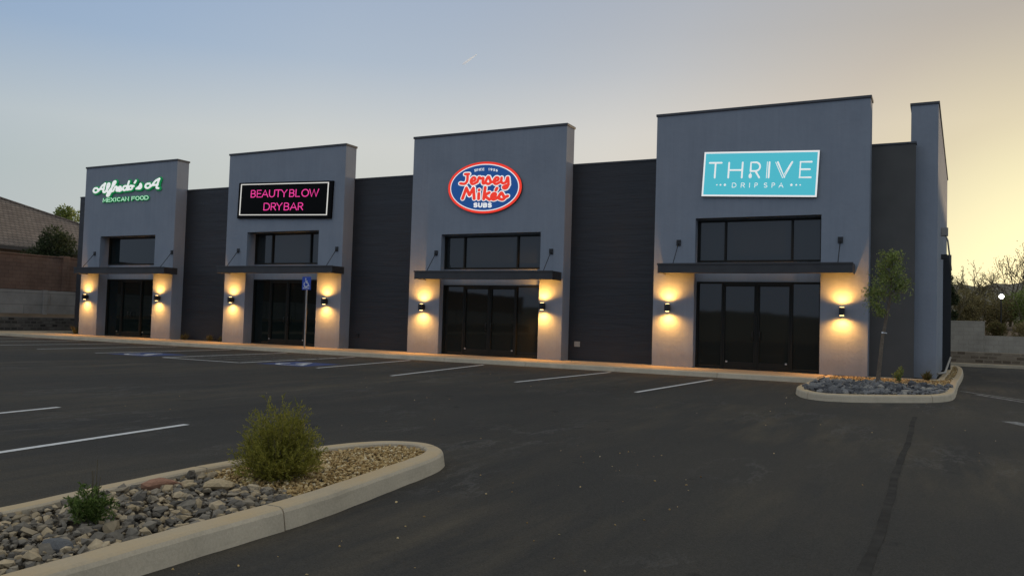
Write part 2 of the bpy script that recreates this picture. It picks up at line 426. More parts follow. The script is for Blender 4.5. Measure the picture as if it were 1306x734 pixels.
# ------------------------------------------------------------------ building
B = empty('retail_building', (-15, 6, 0), 'long grey stucco strip of shops with four raised entrance towers and charcoal walls between', 'building')
def BP(mb, name, mat, bevel=0, smooth=False, parent=None):
    """a part of the building (mesh written in world space)"""
    o = mb.build(name, mat, None, None, smooth, bevel)
    p = parent or B
    o.parent = p
    o.matrix_parent_inverse = Matrix.Translation(-Vector(B.location)) if p is B else Matrix.Identity(4)
    return o
Z0, ZT, DEP = .15, 8.15, .64
TOW = [  # x0, x1, recess l, r, recess top, glass depth, door top, window bottom/top, canopy x0,x1,z0,z1
    dict(x0=-33.03, x1=-26.72, rl=-31.75, rr=-27.95, rt=4.84, d=.5, dt=2.84, wb=3.52, wt=4.80, c=(-32.55, -26.40, 3.03, 3.32), dm=(.28, .64), wm=()),
    dict(x0=-23.49, x1=-17.18, rl=-22.28, rr=-18.40, rt=4.82, d=.5, dt=2.86, wb=3.50, wt=4.79, c=(-23.2, -17.05, 3.06, 3.34), dm=(.25, .495, .745), wm=(.25, .79)),
    dict(x0=-13.95, x1=-7.68, rl=-12.60, rr=-8.56, rt=4.52, d=.28, dt=2.68, wb=3.26, wt=4.47, c=(-13.25, -7.74, 2.84, 3.13), dm=(.22, .485, .75), wm=(.21, .75)),
    dict(x0=-4.50, x1=1.84, rl=-3.18, rr=.55, rt=4.82, d=.32, dt=2.85, wb=3.46, wt=4.78, c=(-4.15, 1.48, 3.06, 3.35), dm=(.22, .5, .775), wm=(.235, .77)),
]
def glazing(name, x0, x1, z0, z1, y, mull, door, gm='glass'):
    """frame + panes standing at depth y; the panes are the parent part, frame is its sub-part"""
    g = MB(); fw = .06
    xs = [x0] + [x0 + m * (x1 - x0) for m in mull] + [x1]
    g.add([(x0 + .02, y + .035, z0 + .02), (x1 - .02, y + .035, z0 + .02), (x1 - .02, y + .035, z1 - .02), (x0 + .02, y + .035, z1 - .02)], [(0, 1, 2, 3)])
    go = BP(g, name, M[gm])
    f = MB()
    for i, xx in enumerate(xs):
        a = xx if i == 0 else (xx - fw if i == len(xs) - 1 else xx - fw / 2)
        f.box(a, a + fw, y - .03, y + .06, z0 + (fw if i not in (0, len(xs) - 1) else 0), z1 - (fw if i not in (0, len(xs) - 1) else 0))
    f.box(x0 + fw, x1 - fw, y - .028, y + .058, z1 - fw, z1)
    f.box(x0 + fw, x1 - fw, y - .028, y + .058, z0, z0 + fw)
    if door and len(mull) >= 2:
        # stiles and rails of the pair of doors in the middle bays
        xa, xb = xs[1], xs[-2]
        for a, b in (zip(xs[1:-1], xs[2:-1])):
            f.box(a + fw / 2 + .004, a + fw / 2 + .05, y - .02, y + .05, z0 + fw + .01, z1 - fw - .01)
            f.box(b - fw / 2 - .05, b - fw / 2 - .004, y - .02, y + .05, z0 + fw + .01, z1 - fw - .01)
            f.box(a + fw / 2 + .052, b - fw / 2 - .052, y - .018, y + .048, z0 + fw + .01, z0 + fw + .16)
            f.box(a + fw / 2 + .052, b - fw / 2 - .052, y - .018, y + .048, z1 - fw - .08, z1 - fw - .01)
    fo = BP(f, 'frame', M['frame'], .004); reparent(fo, go)
    if door:
        mid = xs[len(xs) // 2] if len(mull) > 2 else (xs[1] + xs[2]) / 2
        for s in (-1, 1):
            h = MB(); hx = mid + s * .11
            h.tube([(hx, y - .03, 1.02 + .05), (hx, y - .085, 1.02 + .05), (hx, y - .085, 1.32), (hx, y - .03, 1.32)], .014, 8)
            ho = BP(h, 'handle', M['black'], smooth=True); reparent(ho, go)
            glint = MB(); lx = mid + s * .95 * (x1 - x0) * .25  # added steel chip, stands in for a light reflected in the door glass
            glint.box(lx - .03, lx + .03, y - .04, y - .022, z0 + .2, z0 + .25)
            lo = BP(glint, 'reflected_glint', M['steel'], .004); reparent(lo, go)
    return go
def reparent(o, p):
    # both meshes are written in world space and carry the same inverse
    o.parent = p; o.matrix_parent_inverse = Matrix.Identity(4)

for i, t in enumerate(TOW):
    x0, x1, rl, rr, rt, d = t['x0'], t['x1'], t['rl'], t['rr'], t['rt'], t['d']
    m = MB()
    m.box(x0, rl, 0, DEP, Z0, ZT); m.box(rr, x1, 0, DEP, Z0, ZT); m.box(rl, rr, 0, DEP, rt, ZT)
    m.box(rl, rr, d, DEP, t['dt'], t['wb'])                    # band between doors and window
    m.box(rl, rr, d, DEP, t['wt'], rt)
    m.box(rl, rr, d + .12, DEP + .02, Z0, t['dt']); m.box(rl, rr, d + .12, DEP + .02, t['wb'], t['wt'])
    BP(m, 'entrance_tower', M['stucco'])
    c = MB(); c.box(x0 - .03, x1 + .03, -.035, DEP + .035, ZT - .005, ZT + .075)
    BP(c, 'coping', M['coping'], .01)
    glazing('entrance_glazing', rl, rr, Z0 + .01, t['dt'], d, t['dm'], True, 'glass_olive' if i > 1 else 'glass')
    glazing('transom_window', rl, rr, t['wb'], t['wt'], d, t['wm'], False, 'glass_smoke' if i else 'glass')
    # canopy: channel fascia round a thin deck, hung from two rods
    ca, cb_, cz0, cz1 = t['c']; yo = -.72
    m = MB()
    m.box(ca, cb_, yo, yo + .05, cz0, cz1); m.box(ca, ca + .05, yo + .05, -.004, cz0, cz1); m.box(cb_ - .05, cb_, yo + .05, -.004, cz0, cz1)
    m.box(ca + .05, cb_ - .05, yo + .05, -.004, cz0 + .03, cz0 + .08)
    m.box(ca - .02, cb_ + .02, yo - .02, yo + .0, cz1 - .045, cz1 + .012)
    co = BP(m, 'canopy', M['canopy'], .004)
    for s in (0, 1):
        rx = (ca + .45) if s == 0 else (cb_ - .4)
        zz = cz1 + .7
        r = MB(); r.tube([(rx, yo + .1, cz1 - .02), (rx, -.03, zz)], .013, 6)
        ro = BP(r, 'tie_rod', M['black'], smooth=True); reparent(ro, co)
        p = MB(); p.box(rx - .07, rx + .07, -.035, -.001, zz - .08, zz + .1)
        po = BP(p, 'anchor_plate', M['black'], .004); reparent(po, co)
# charcoal walls between the towers
for a, b in ((-34.25, TOW[0]['x0']), (TOW[0]['x1'], TOW[1]['x0']), (TOW[1]['x1'], TOW[2]['x0']), (TOW[2]['x1'], TOW[3]['x0']), (TOW[3]['x1'], 3.0)):
    BP(MB().box(a, b, .6, .86, Z0, 6.86), 'charcoal_wall', M['taupe' if b == 3.0 else 'cladding'])
    BP(MB().box(a if a < -34 else a + .002, b + (.02 if b == 3.0 else -.002), .575, .9, 6.862, 6.92), 'parapet_cap', M['coping'], .006)
# pillar that closes the east end, running back as the side wall
m = MB(); m.add([(2.86, 1.0, Z0), (3.57, 1.0, Z0), (3.86, 14.5, Z0), (2.86, 14.5, Z0), (2.86, 1.0, 8.06), (3.57, 1.0, 8.06), (3.86, 14.5, 8.06), (2.86, 14.5, 8.06)],
    [(0, 3, 2, 1), (4, 5, 6, 7), (0, 1, 5, 4), (1, 2, 6, 5), (2, 3, 7, 6), (3, 0, 4, 7)])
BP(m, 'end_pillar', M['stucco'])
m = MB(); m.add([(2.83, .97, 8.06), (3.6, .97, 8.06), (3.89, 14.53, 8.06), (2.83, 14.53, 8.06), (2.83, .97, 8.13), (3.6, .97, 8.13), (3.89, 14.53, 8.13), (2.83, 14.53, 8.13)],
    [(0, 3, 2, 1), (4, 5, 6, 7), (0, 1, 5, 4), (1, 2, 6, 5), (2, 3, 7, 6), (3, 0, 4, 7)])
BP(m, 'coping', M['coping'])
BP(MB().box(-34.25, 2.858, .862, 14.4, Z0, 6.3), 'rear_shell', M['cladding'])
# services on the east side: dark cabinet, downspout, junction boxes
BP(MB().box(3.70, 3.99, 8.2, 11.2, .16, 4.3), 'service_cabinet', M['black'], .01)
m = MB(); m.tube([(3.78, 7.0, 4.9), (3.86, 7.0, 4.7), (3.98, 7.6, 3.7)], .028, 8); BP(m, 'drain_spout', M['offwhite'], smooth=True)
BP(MB().box(3.66, 3.86, 4.6, 4.85, 4.62, 4.88), 'junction_box', M['offwhite'], .01)
BP(MB().box(3.66, 3.84, 4.2, 4.4, 3.82, 3.98), 'junction_box', M['black'], .01)
m = MB(); m.tube([(3.62, 1.6, .28), (3.8, 3.2, .25), (3.98, 7.4, .62)], .032, 8); BP(m, 'drain_spout', M['offwhite'], smooth=True)
BP(MB().box(-7.44, -7.24, .555, .598, .62, .80), 'outlet_box', M['offwhite'], .006)
BP(MB().box(-16.82, -16.68, .555, .598, .60, .76), 'outlet_box', M['black'], .006)

# ------------------------------------------------------------------ wall sconces
def sconce(loc):
    s = empty('wall_sconce', loc)
    h = MB(); h.box(-.07, .07, -.27, -.07, -.115, .115)
    # hollow ends: rim only
    hb = h.build('housing', M['black'], s, bevel=.006)
    bp = MB(); bp.box(-.05, .05, -.07, 0, -.08, .08); bp.build('back_plate', M['black'], s)
    for sg in (1, -1):
        l = MB(); l.tube([(0, -.17, sg * .1155), (0, -.17, sg * .121)], .06, 16); l.build('lamp_lens', M['lens'], s)
    return s
def spots(s):
    for sg in (1, -1):
        ld = bpy.data.lights.new('sconce_beam', 'SPOT'); ld.energy = 160 * (.9 + .2 * ((s.location.x * 7.31 + sg) % 1))
        ld.color = (1.0, .455, .09); ld.spot_size = R(164); ld.spot_blend = .85; ld.shadow_soft_size = .05
        lo = bpy.data.objects.new('sconce_beam', ld); COL.objects.link(lo); lo.parent = s
        lo.location = (0, -.23, sg * .14); lo.rotation_euler = (R(180) if sg > 0 else 0, 0, 0)
SC = [(-32.45, 1.96, 'sconce on the left pier of the green script sign shop'), (-27.46, 1.97, 'sconce on the right pier of the green script sign shop'),
      (-22.92, 1.96, 'sconce on the left pier beneath the black sign with pink letters'), (-17.86, 1.98, 'sconce right of the accessible parking sign on the pink lettered shop'),
      (-13.27, 1.84, 'sconce on the left pier below the oval red white and blue sign'), (-8.36, 1.96, 'sconce on the right pier below the oval red white and blue sign'),
      (-3.98, 2.0, 'sconce on the left pier of the shop with the teal sign'), (1.16, 1.99, 'sconce on the pier beside the young tree under the teal sign')]
s0 = sconce((0, 0, 0))
for i, (x, z, lab) in enumerate(SC):
    if i == 0: s = s0
    else:
        s = s0.copy(); COL.objects.link(s)
        for ch in s0.children:
            if ch.type == 'MESH':
                c = ch.copy(); COL.objects.link(c); c.parent = s
    s.location = (x, 0, z)
    tag(s, 'lit black ' + lab, 'wall light', 'wall sconces on the tower piers')
for s in [o for o in bpy.data.objects if o.name.startswith('wall_sconce')]:
    spots(s)

# ------------------------------------------------------------------ lettering
def arc(cx, cy, rx, ry, a0, a1, n=10):
    return [(cx + rx * math.cos(R(a0 + (a1 - a0) * i / n)), cy + ry * math.sin(R(a0 + (a1 - a0) * i / n))) for i in range(n + 1)]
GL = {  # strokes in a 0..1 wide, 0..1 tall cell
    'A': [[(0, 0), (.5, 1), (1, 0)], [(.18, .34), (.82, .34)]],
    'B': [[(0, 0), (0, 1), (.5, 1)] + arc(.5, .76, .42, .24, 90, -90) + [(0, .52)], [(.5, .52)] + arc(.5, .26, .5, .26, 90, -90) + [(0, 0)]],
    'C': [arc(.52, .5, .52, .5, 50, 310, 14)],
    'D': [[(0, 0), (0, 1), (.4, 1)] + arc(.4, .5, .6, .5, 90, -90, 12) + [(0, 0)]],
    'E': [[(1, 1), (0, 1), (0, 0), (1, 0)], [(0, .52), (.88, .52)]],
    'F': [[(1, 1), (0, 1), (0, 0)], [(0, .52), (.85, .52)]],
    'H': [[(0, 0), (0, 1)], [(1, 0), (1, 1)], [(0, .5), (1, .5)]],
    'I': [[(.5, 0), (.5, 1)]],
    'L': [[(0, 1), (0, 0), (1, 0)]],
    'M': [[(0, 0), (.06, 1), (.5, .25), (.94, 1), (1, 0)]],
    'N': [[(0, 0), (0, 1), (1, 0), (1, 1)]],
    'O': [arc(.5, .5, .5, .5, 0, 360, 22)],
    'P': [[(0, 0), (0, 1), (.5, 1)] + arc(.5, .74, .5, .26, 90, -90) + [(0, .48)]],
    'R': [[(0, 0), (0, 1), (.5, 1)] + arc(.5, .74, .46, .26, 90, -90) + [(0, .48)], [(.5, .48), (1, 0)]],
    'S': [arc(.5, .755, .45, .245, 35, 270, 12) + arc(.5, .255, .48, .255, 90, -145, 12)],
    'T': [[(0, 1), (1, 1)], [(.5, 1), (.5, 0)]],
    'U': [[(0, 1), (0, .4)] + arc(.5, .4, .5, .4, 180, 360, 12) + [(1, 1)]],
    'V': [[(0, 1), (.5, 0), (1, 1)]],
    'W': [[(0, 1), (.25, 0), (.5, .95), (.75, 0), (1, 1)]],
    'X': [[(0, 0), (1, 1)], [(0, 1), (1, 0)]],
    'Y': [[(0, 1), (.5, .48), (1, 1)], [(.5, .48), (.5, 0)]],
    '1': [[(.2, .8), (.55, 1), (.55, 0)]],
    '9': [arc(.5, .7, .42, .3, 0, 360, 14), [(.92, .7), (.85, .3), (.5, 0)]],
    '5': [[(.9, 1), (.15, 1), (.1, .55)] + arc(.45, .32, .45, .32, 120, -140, 10)],
    '6': [arc(.5, .3, .42, .3, 0, 360, 14), [(.08, .3), (.15, .7), (.55, 1)]],
}
def smooth_line(p, n=5):
    if len(p) < 3: return p
    out = []
    q = [p[0]] + list(p) + [p[-1]]
    for i in range(1, len(q) - 2):
        a, b, c, d = (np.array(v, float) for v in q[i - 1:i + 3])
        for k in range(n):
            t = k / n
            out.append(tuple(.5 * ((2 * b) + (-a + c) * t + (2 * a - 5 * b + 4 * c - d) * t * t + (-a + 3 * b - 3 * c + d) * t ** 3)))
    out.append(tuple(p[-1])); return out
class Sign:
    """a sign built in its own plane: local x right, z up, front at -y; fx/fz map design units to metres"""
    def __init__(self, root, ux, uz, sx, sz, shear=0):
        self.root = root; self.ux, self.uz, self.sx, self.sz, self.sh = ux, uz, sx, sz, shear
    def p(self, X, Y):
        return ((X - self.ux) * self.sx, -(Y - self.uz + self.sh * (X - self.ux)) * self.sz)
    def strokes(self, name, lines, w, y, mat, depth=.012):
        """lines in design units; w = stroke half-width in design units"""
        cu = bpy.data.curves.new(name, 'CURVE'); cu.dimensions = '3D'
        cu.bevel_depth = 1; cu.bevel_resolution = 2; cu.use_fill_caps = True
        rx, rz = abs(self.sx) * w, abs(self.sz) * w
        # draw at unit aspect, then squash into place
        k = rx
        for ln in lines:
            sp = cu.splines.new('POLY'); sp.points.add(len(ln) - 1)
            for pt, (X, Y) in zip(sp.points, ln):
                px, pz = self.p(X, Y)
                pt.co = (px / rx, 0, pz / rz, 1)
        o = bpy.data.objects.new(name, cu); COL.objects.link(o)
        me = bpy.data.meshes.new_from_object(o.evaluated_get(bpy.context.evaluated_depsgraph_get()))
        bpy.data.objects.remove(o); bpy.data.curves.remove(cu)
        # rounded caps: little discs at the stroke ends and corners
        bm = bmesh.new(); bm.from_mesh(me)
        for ln in lines:
            for (X, Y) in ([ln[0], ln[-1]] if len(ln) > 6 else ln):
                px, pz = self.p(X, Y)
                bmesh.ops.create_icosphere(bm, subdivisions=2, radius=.995, matrix=Matrix.Translation((px / rx, 0, pz / rz)))
        for v in bm.verts: v.co = (v.co.x * rx, v.co.y * depth + y, v.co.z * rz)
        bm.to_mesh(me); bm.free()
        me.name = name; me.materials.clear(); me.materials.append(mat)
        me.polygons.foreach_set('use_smooth', [True] * len(me.polygons))
        ob = bpy.data.objects.new(name, me); COL.objects.link(ob); ob.parent = self.root
        return ob
    def text(self, cells, y0, y1):
        """cells: (char, x0, x1) -> strokes between design rows y0 (top) and y1 (bottom)"""
        out = []
        for ch, a, b in cells:
            for st in GL[ch]:
                out.append([(a + u * (b - a), y1 + v * (y0 - y1)) for u, v in st])
        return out
    def rect(self, name, x0, y0, x1, y1, ya, yb, mat, bevel=0):
        (a, c), (b, d) = self.p(x0, y1), self.p(x1, y0)
        return MB().box(min(a, b), max(a, b), ya, yb, min(c, d), max(c, d)).build(name, mat, self.root, bevel=bevel)
    def ring(self, name, x0, y0, x1, y1, t, ya, yb, mat):
        m = MB(); (a, c), (b, d) = self.p(x0, y1), self.p(x1, y0); tx, tz = t * abs(self.sx), t * abs(self.sz)
        m.box(a, b, ya, yb, d - tz, d); m.box(a, b, ya, yb, c, c + tz); m.box(a, a + tx, ya, yb, c + tz, d - tz); m.box(b - tx, b, ya, yb, c + tz, d - tz)
        return m.build(name, mat, self.root)
    def disc(self, name, X, Y, rx, rz, ya, yb, mat, n=64):
        m = MB(); cx, cz = self.p(X, Y)
        poly = [(cx + rx * math.cos(2 * math.pi * k / n), cz + rz * math.sin(2 * math.pi * k / n)) for k in range(n)]
        vs = [(px, ya, pz) for px, pz in poly] + [(px, yb, pz) for px, pz in poly]
        m.add(vs, [tuple(range(n)), tuple(range(n, 2 * n))[::-1]] + [(i, (i + 1) % n, n + (i + 1) % n, n + i) for i in range(n)])
        return m.build(name, mat, self.root)

# teal sign
S4 = empty('shop_sign', (-1.25, 0, 6.1), 'bright teal rectangular sign with white border and wide white capitals on the tallest right tower', 'sign')
S4.rotation_euler = (0, R(2.9), 0)
s = Sign(S4, 646, 301, .00292, .00299)
s.rect('cabinet', 63, 70, 1230, 532, -.085, -.005, M['sign_side'])
s.rect('board', 65, 72, 1228, 530, -.09, -.0852, M['sign_teal'])
s.ring('border', 63, 70, 1230, 532, 17, -.096, -.0902, M['sign_white'])
L = s.text([('T', 126, 254), ('H', 333, 474), ('E', 1053, 1160)], 184, 338)
L += [[(560, 262), (560, 184), (610, 184)] + [(610 + 44 * math.cos(R(a)), 228 - 44 * math.sin(R(a))) for a in range(80, -91, -17)] + [(560, 272)], [(610, 272), (652, 338)]]
L += [[(747, 184), (747, 338)], [(830, 184), (903, 334), (972, 184)]]
s.strokes('large_lettering', L, 9, -.092, M['sign_white'])
for ln in ([(725, 180), (725, 342)], [(808, 184), (886, 342)], [(960, 192), (900, 306)]):
    s.strokes('thin_letter_stroke', [ln], 3.6, -.091, M['sign_white'])
for wd in ([('D', 381, 421), ('R', 474, 509), ('I', 550, 570), ('P', 614, 640)], [('S', 707, 738), ('P', 787, 814), ('A', 857, 898)]):
    for lt in wd: s.strokes('small_letter', s.text([lt], 394, 438), 3.6, -.091, M['sign_white'])
s.strokes('drop_emblem', [[(560, 292), (560, 300)]], 5, -.093, M['sign_white'])
s.strokes('drop_emblem', [[(560, 314), (560, 330)]], 16, -.093, M['sign_white'])
for X, r in ((303, 12), (978, 12), (257, 9), (1026, 9), (218, 7), (1064, 7)):
    s.strokes('dot', [[(X, 413), (X + 1, 413)]], r, -.092, M['sign_white'])

# black sign, pink letters
S2 = empty('shop_sign', (-20.27, 0, 6.09), 'black rectangular sign with thin pale border and two lines of pink lettering', 'sign')
S2.rotation_euler = (0, R(1.8), 0)
s = Sign(S2, 658, 305, .00426, .0032)
s.rect('board', 62, 70, 1255, 540, -.09, -.005, M['sign_black'])
s.ring('border', 90, 88, 1208, 500, 11, -.1, -.088, M['sign_cream'])
for wd, ya, yb in (([('B', 234, 290), ('E', 314, 364), ('A', 378, 456), ('U', 474, 540), ('T', 553, 622), ('Y', 628, 698)], 174, 262), ([('B', 734, 790), ('L', 812, 858), ('O', 886, 968), ('W', 980, 1090)], 174, 262),
                   ([('D', 414, 486), ('R', 508, 566), ('Y', 578, 646)], 344, 432), ([('B', 676, 734), ('A', 752, 832), ('R', 852, 908)], 344, 432)):
    s.strokes('lettering', s.text(wd, ya, yb), 5.6, -.092, M['sign_pink'])

# oval sign
S3 = empty('shop_sign', (-10.82, 0, 6.15), 'oval red, white and blue shop sign with bulging red script lettering', 'sign')
S3.rotation_euler = (0, R(2.7), 0)
k3 = 3.03 / 864; k3z = 1.86 / 630
s = Sign(S3, 505, 368, k3, k3z)
s.disc('cabinet', 505, 368, 1.515, .93, -.075, -.004, M['sign_side'])
s.disc('rim', 505, 368, 1.512, .927, -.08, -.0752, M['sign_red'])
s.disc('white_ring', 505, 368, 1.412, .845, -.088, -.0802, M['sign_white'])
s.disc('field', 505, 368, 1.377, .812, -.094, -.0882, M['sign_blue'])
JER = [[(272, 205), (318, 203)], [(302, 205), (303, 285), (275, 322), (222, 318)],
       [(352, 296), (392, 280), (396, 255), (372, 246), (350, 276), (350, 306), (375, 326), (425, 300)],
       [(425, 302), (442, 244), (462, 262), (492, 252), (488, 300), (500, 322), (522, 300)],
       [(518, 304), (548, 238), (570, 272), (580, 306), (556, 326), (528, 314)], [(580, 306), (612, 300)],
       [(622, 296), (662, 280), (666, 256), (642, 248), (620, 280), (622, 310), (650, 326), (696, 298)],
       [(704, 252), (704, 300), (728, 318), (758, 300), (770, 250)], [(776, 250), (786, 320), (772, 370), (742, 380), (732, 358), (790, 332)]]
MIK = [[(262, 505), (300, 372)], [(300, 372), (342, 462)], [(342, 462), (384, 374)], [(384, 374), (402, 505)],
       [(452, 440), (454, 506)], [(452, 398), (453, 400)], [(522, 368), (514, 508)], [(574, 430), (528, 468), (584, 514)],
       [(602, 486), (642, 472), (648, 446), (624, 440), (604, 466), (608, 500), (634, 512), (680, 486)], [(660, 376), (648, 402)],
       [(684, 488), (712, 432), (738, 464), (752, 494), (730, 512), (694, 502)], [(752, 490), (788, 470)]]
JER = [smooth_line(l, 4) for l in JER]; MIK = [smooth_line(l, 4) for l in MIK]
s.strokes('script_outline', JER + MIK, 29, -.096, M['sign_white'], .008)
s.strokes('script_lettering', JER, 16, -.106, M['sign_red'], .008)
s.strokes('script_lettering', MIK, 18, -.106, M['sign_red'], .008)
s.strokes('plain_lettering', s.text([('S', 404, 440), ('U', 460, 496), ('B', 518, 552), ('S', 572, 606)], 560, 604), 8.5, -.097, M['sign_white'])
for word in ((('S', 380, 396, 12), ('I', 402, 410, 8), ('N', 418, 438, 4), ('C', 446, 466, 1), ('E', 476, 492, 0)), (('1', 544, 556, 1), ('9', 566, 588, 4), ('5', 600, 620, 9), ('6', 632, 650, 15))):
    yr = []
    for ch, a, b, dy in word: yr += s.text([(ch, a, b)], 134 + dy, 160 + dy)
    s.strokes('arched_lettering', yr, 3.2, -.096, M['sign_white'])
for X, Y, r in ((332, 345, 24), (450, 352, 26), (603, 372, 38), (690, 352, 24)):
    st = MB(); cx, cz = s.p(X, Y); ring = []
    for q in range(10):
        rr_ = r * (1 if q % 2 == 0 else .45); a = math.pi / 2 + q * math.pi / 5
        ring.append((cx + rr_ * k3 * math.cos(a), cz + rr_ * k3z * math.sin(a)))
    vs = [(a, -.1055, c) for a, c in ring] + [(a, -.094, c) for a, c in ring]
    st.add(vs, [tuple(range(10)), tuple(range(10, 20))[::-1]] + [(i, (i + 1) % 10, 10 + (i + 1) % 10, 10 + i) for i in range(10)])
    st.build('star_emblem', M['sign_blue'], S3)

# green script channel letters (the figure below them is left out)
S1 = empty('shop_sign', (-32.32, 0, 6.91), 'white script channel letters edged in green over a small green line of capitals', 'sign')
s = Sign(S1, 77, 364, .0078, .00536, .06)
ALF = [[(112, 318), (88, 322), (80, 345), (100, 358), (130, 340), (158, 300), (186, 278)], [(186, 278), (176, 320), (172, 352), (188, 356)], [(120, 330), (176, 326)],
       [(190, 352), (222, 308), (226, 280), (210, 284), (204, 330), (212, 354), (230, 344)],
       [(228, 340), (270, 290), (282, 262), (262, 268), (246, 330), (226, 384), (208, 386), (216, 366), (262, 344)],
       [(264, 344), (282, 308), (296, 314), (292, 340), (304, 344)], [(306, 336), (330, 324), (328, 308), (312, 314), (306, 336), (322, 346), (346, 330)],
       [(386, 304), (362, 304), (350, 326), (364, 340), (384, 322), (402, 262)], [(388, 310), (384, 334), (400, 334)],
       [(418, 300), (402, 314), (408, 332), (428, 328), (434, 308), (418, 300), (446, 304)], [(462, 258), (452, 276)],
       [(470, 326), (496, 304), (504, 284), (512, 306), (504, 324), (482, 326)],
       [(584, 284), (556, 288), (548, 312), (570, 322), (602, 300), (632, 262), (664, 244)], [(664, 244), (650, 290), (644, 320), (660, 324)], [(590, 300), (652, 294)]]
ALF = [smooth_line(l, 4) for l in ALF]
s.strokes('letter_return', ALF, 19.5, -.05, M['sign_green'], .045)
s.strokes('script_lettering', ALF, 8.6, -.1, M['sign_white'], .02)
X = 168
for word in ((('M', 32), ('E', 24), ('X', 28), ('I', 10), ('C', 27), ('A', 28), ('N', 28)), (('F', 26), ('O', 30), ('O', 30), ('D', 30))):
    sub = []
    for ch, w in word:
        for stt in GL[ch]:
            sub.append([(X + u * w, 440 - v * 30 - (X - 168) * .06) for u, v in stt])
        X += w + 9
    X += 20
    s.strokes('capital_outline', sub, 8, -.045, M['sign_green'], .02)
    s.strokes('capital_lettering', sub, 3, -.066, M['sign_mint'], .012)

# ------------------------------------------------------------------ accessible parking sign
P = empty('parking_sign', (-18.02, -1.0, .15), 'blue accessible parking sign on a slim galvanised post before the doors', 'sign')
m = MB(); m.box(-.03, .03, -.02, .02, 0, 2.66); m.build('post', M['galv'], P, bevel=.006)
pp = MB(); pp.box(-.215, .215, -.034, -.022, 2.24, 2.74); pl = pp.build('plate', M['hc_blue'], P, bevel=.003)
m = MB(); wheelchair(m, (.0, -.036, 2.52), 0, .38, Vector((1, 0, 0)), Vector((0, 0, 1)), Vector((0, -.002, 0)), .1); m.build('symbol', M['white'], pl)
sg = Sign(pl, 0, 0, 1, 1)
w_ = []
xx = -.15
for ch in 'RESERVED':
    w_ += [[(xx + u * .028, -(2.285 + v * .045)) for u, v in stt] for stt in GL.get(ch, [])]; xx += .039
o = sg.strokes('lettering', w_, .005, -.037, M['white'], .002)

# ------------------------------------------------------------------ kerbed islands
def closed_smooth(p, n=8):
    out = []; N = len(p)
    for i in range(N):
        a, b, c, d = (np.array(p[(i + k) % N], float) for k in (-1, 0, 1, 2))
        for k in range(n):
            t = k / n
            out.append(.5 * ((2 * b) + (-a + c) * t + (2 * a - 5 * b + 4 * c - d) * t * t + (-a + 3 * b - 3 * c + d) * t ** 3))
    return np.array(out)
def resample(P, step):
    Q = np.vstack([P, P[:1]]); L = np.r_[0, np.cumsum(np.linalg.norm(np.diff(Q, axis=0), axis=1))]
    n = int(L[-1] / step); s = np.linspace(0, L[-1], n, endpoint=False)
    return np.stack([np.interp(s, L, Q[:, k]) for k in (0, 1)], 1), L[-1]
def kerb_loop(name, poly, top=.15, width=.16, joint=3.0, batter=.03, first=0.0):
    P, L = resample(poly, .05); n = len(P)
    T = np.roll(P, -1, 0) - np.roll(P, 1, 0); T /= np.linalg.norm(T, axis=1)[:, None]
    area = np.sum(P[:, 0] * np.roll(P[:, 1], -1) - np.roll(P[:, 0], -1) * P[:, 1])
    Nn = np.stack([-T[:, 1], T[:, 0]], 1) * (1 if area > 0 else -1)      # inward
    prof = [(0, -.03), (batter * .8, top - .035), (batter + .008, top - .012), (batter + .028, top), (width + batter - .012, top + .002), (width + batter, top - .012), (width + batter, top - .1)]
    step = int(joint / .05); off = int(first / .05)
    mb = MB(); k = len(prof); i = 0
    cuts = list(range(off, n, step))
    for a, b in zip(cuts, cuts[1:] + [cuts[0] + n]):
        idx = list(range(a, b + 1)); rings = []
        for j, q in enumerate(idx):
            pos = P[q % n].copy(); nn = Nn[q % n]
            if j == 0: pos = pos + T[q % n] * .009
            if j == len(idx) - 1: pos = pos - T[q % n] * .009
            wob = .0025 * math.sin(q * .7) + .002 * math.sin(q * .23)
            rings.append([(pos[0] + nn[0] * (u + wob), pos[1] + nn[1] * (u + wob), z) for u, z in prof])
        vs = [p for r in rings for p in r]; fs = []
        for r in range(len(rings) - 1):
            for c in range(k - 1):
                fs.append((r * k + c, r * k + c + 1, (r + 1) * k + c + 1, (r + 1) * k + c))
        fs.append(tuple(range(k))); fs.append(tuple((len(rings) - 1) * k + c for c in range(k))[::-1])
        mb.add(vs, fs)
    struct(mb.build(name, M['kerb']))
    inner = P + Nn * (width + batter - .01)
    return inner
def point_in(poly, x, y):
    c = np.zeros(len(x), bool); n = len(poly); j = n - 1
    for i in range(n):
        xi, yi = poly[i]; xj, yj = poly[j]
        if yi != yj:
            c ^= ((yi > y) != (yj > y)) & (x < (xj - xi) * (y - yi) / (yj - yi) + xi)
        j = i
    return c

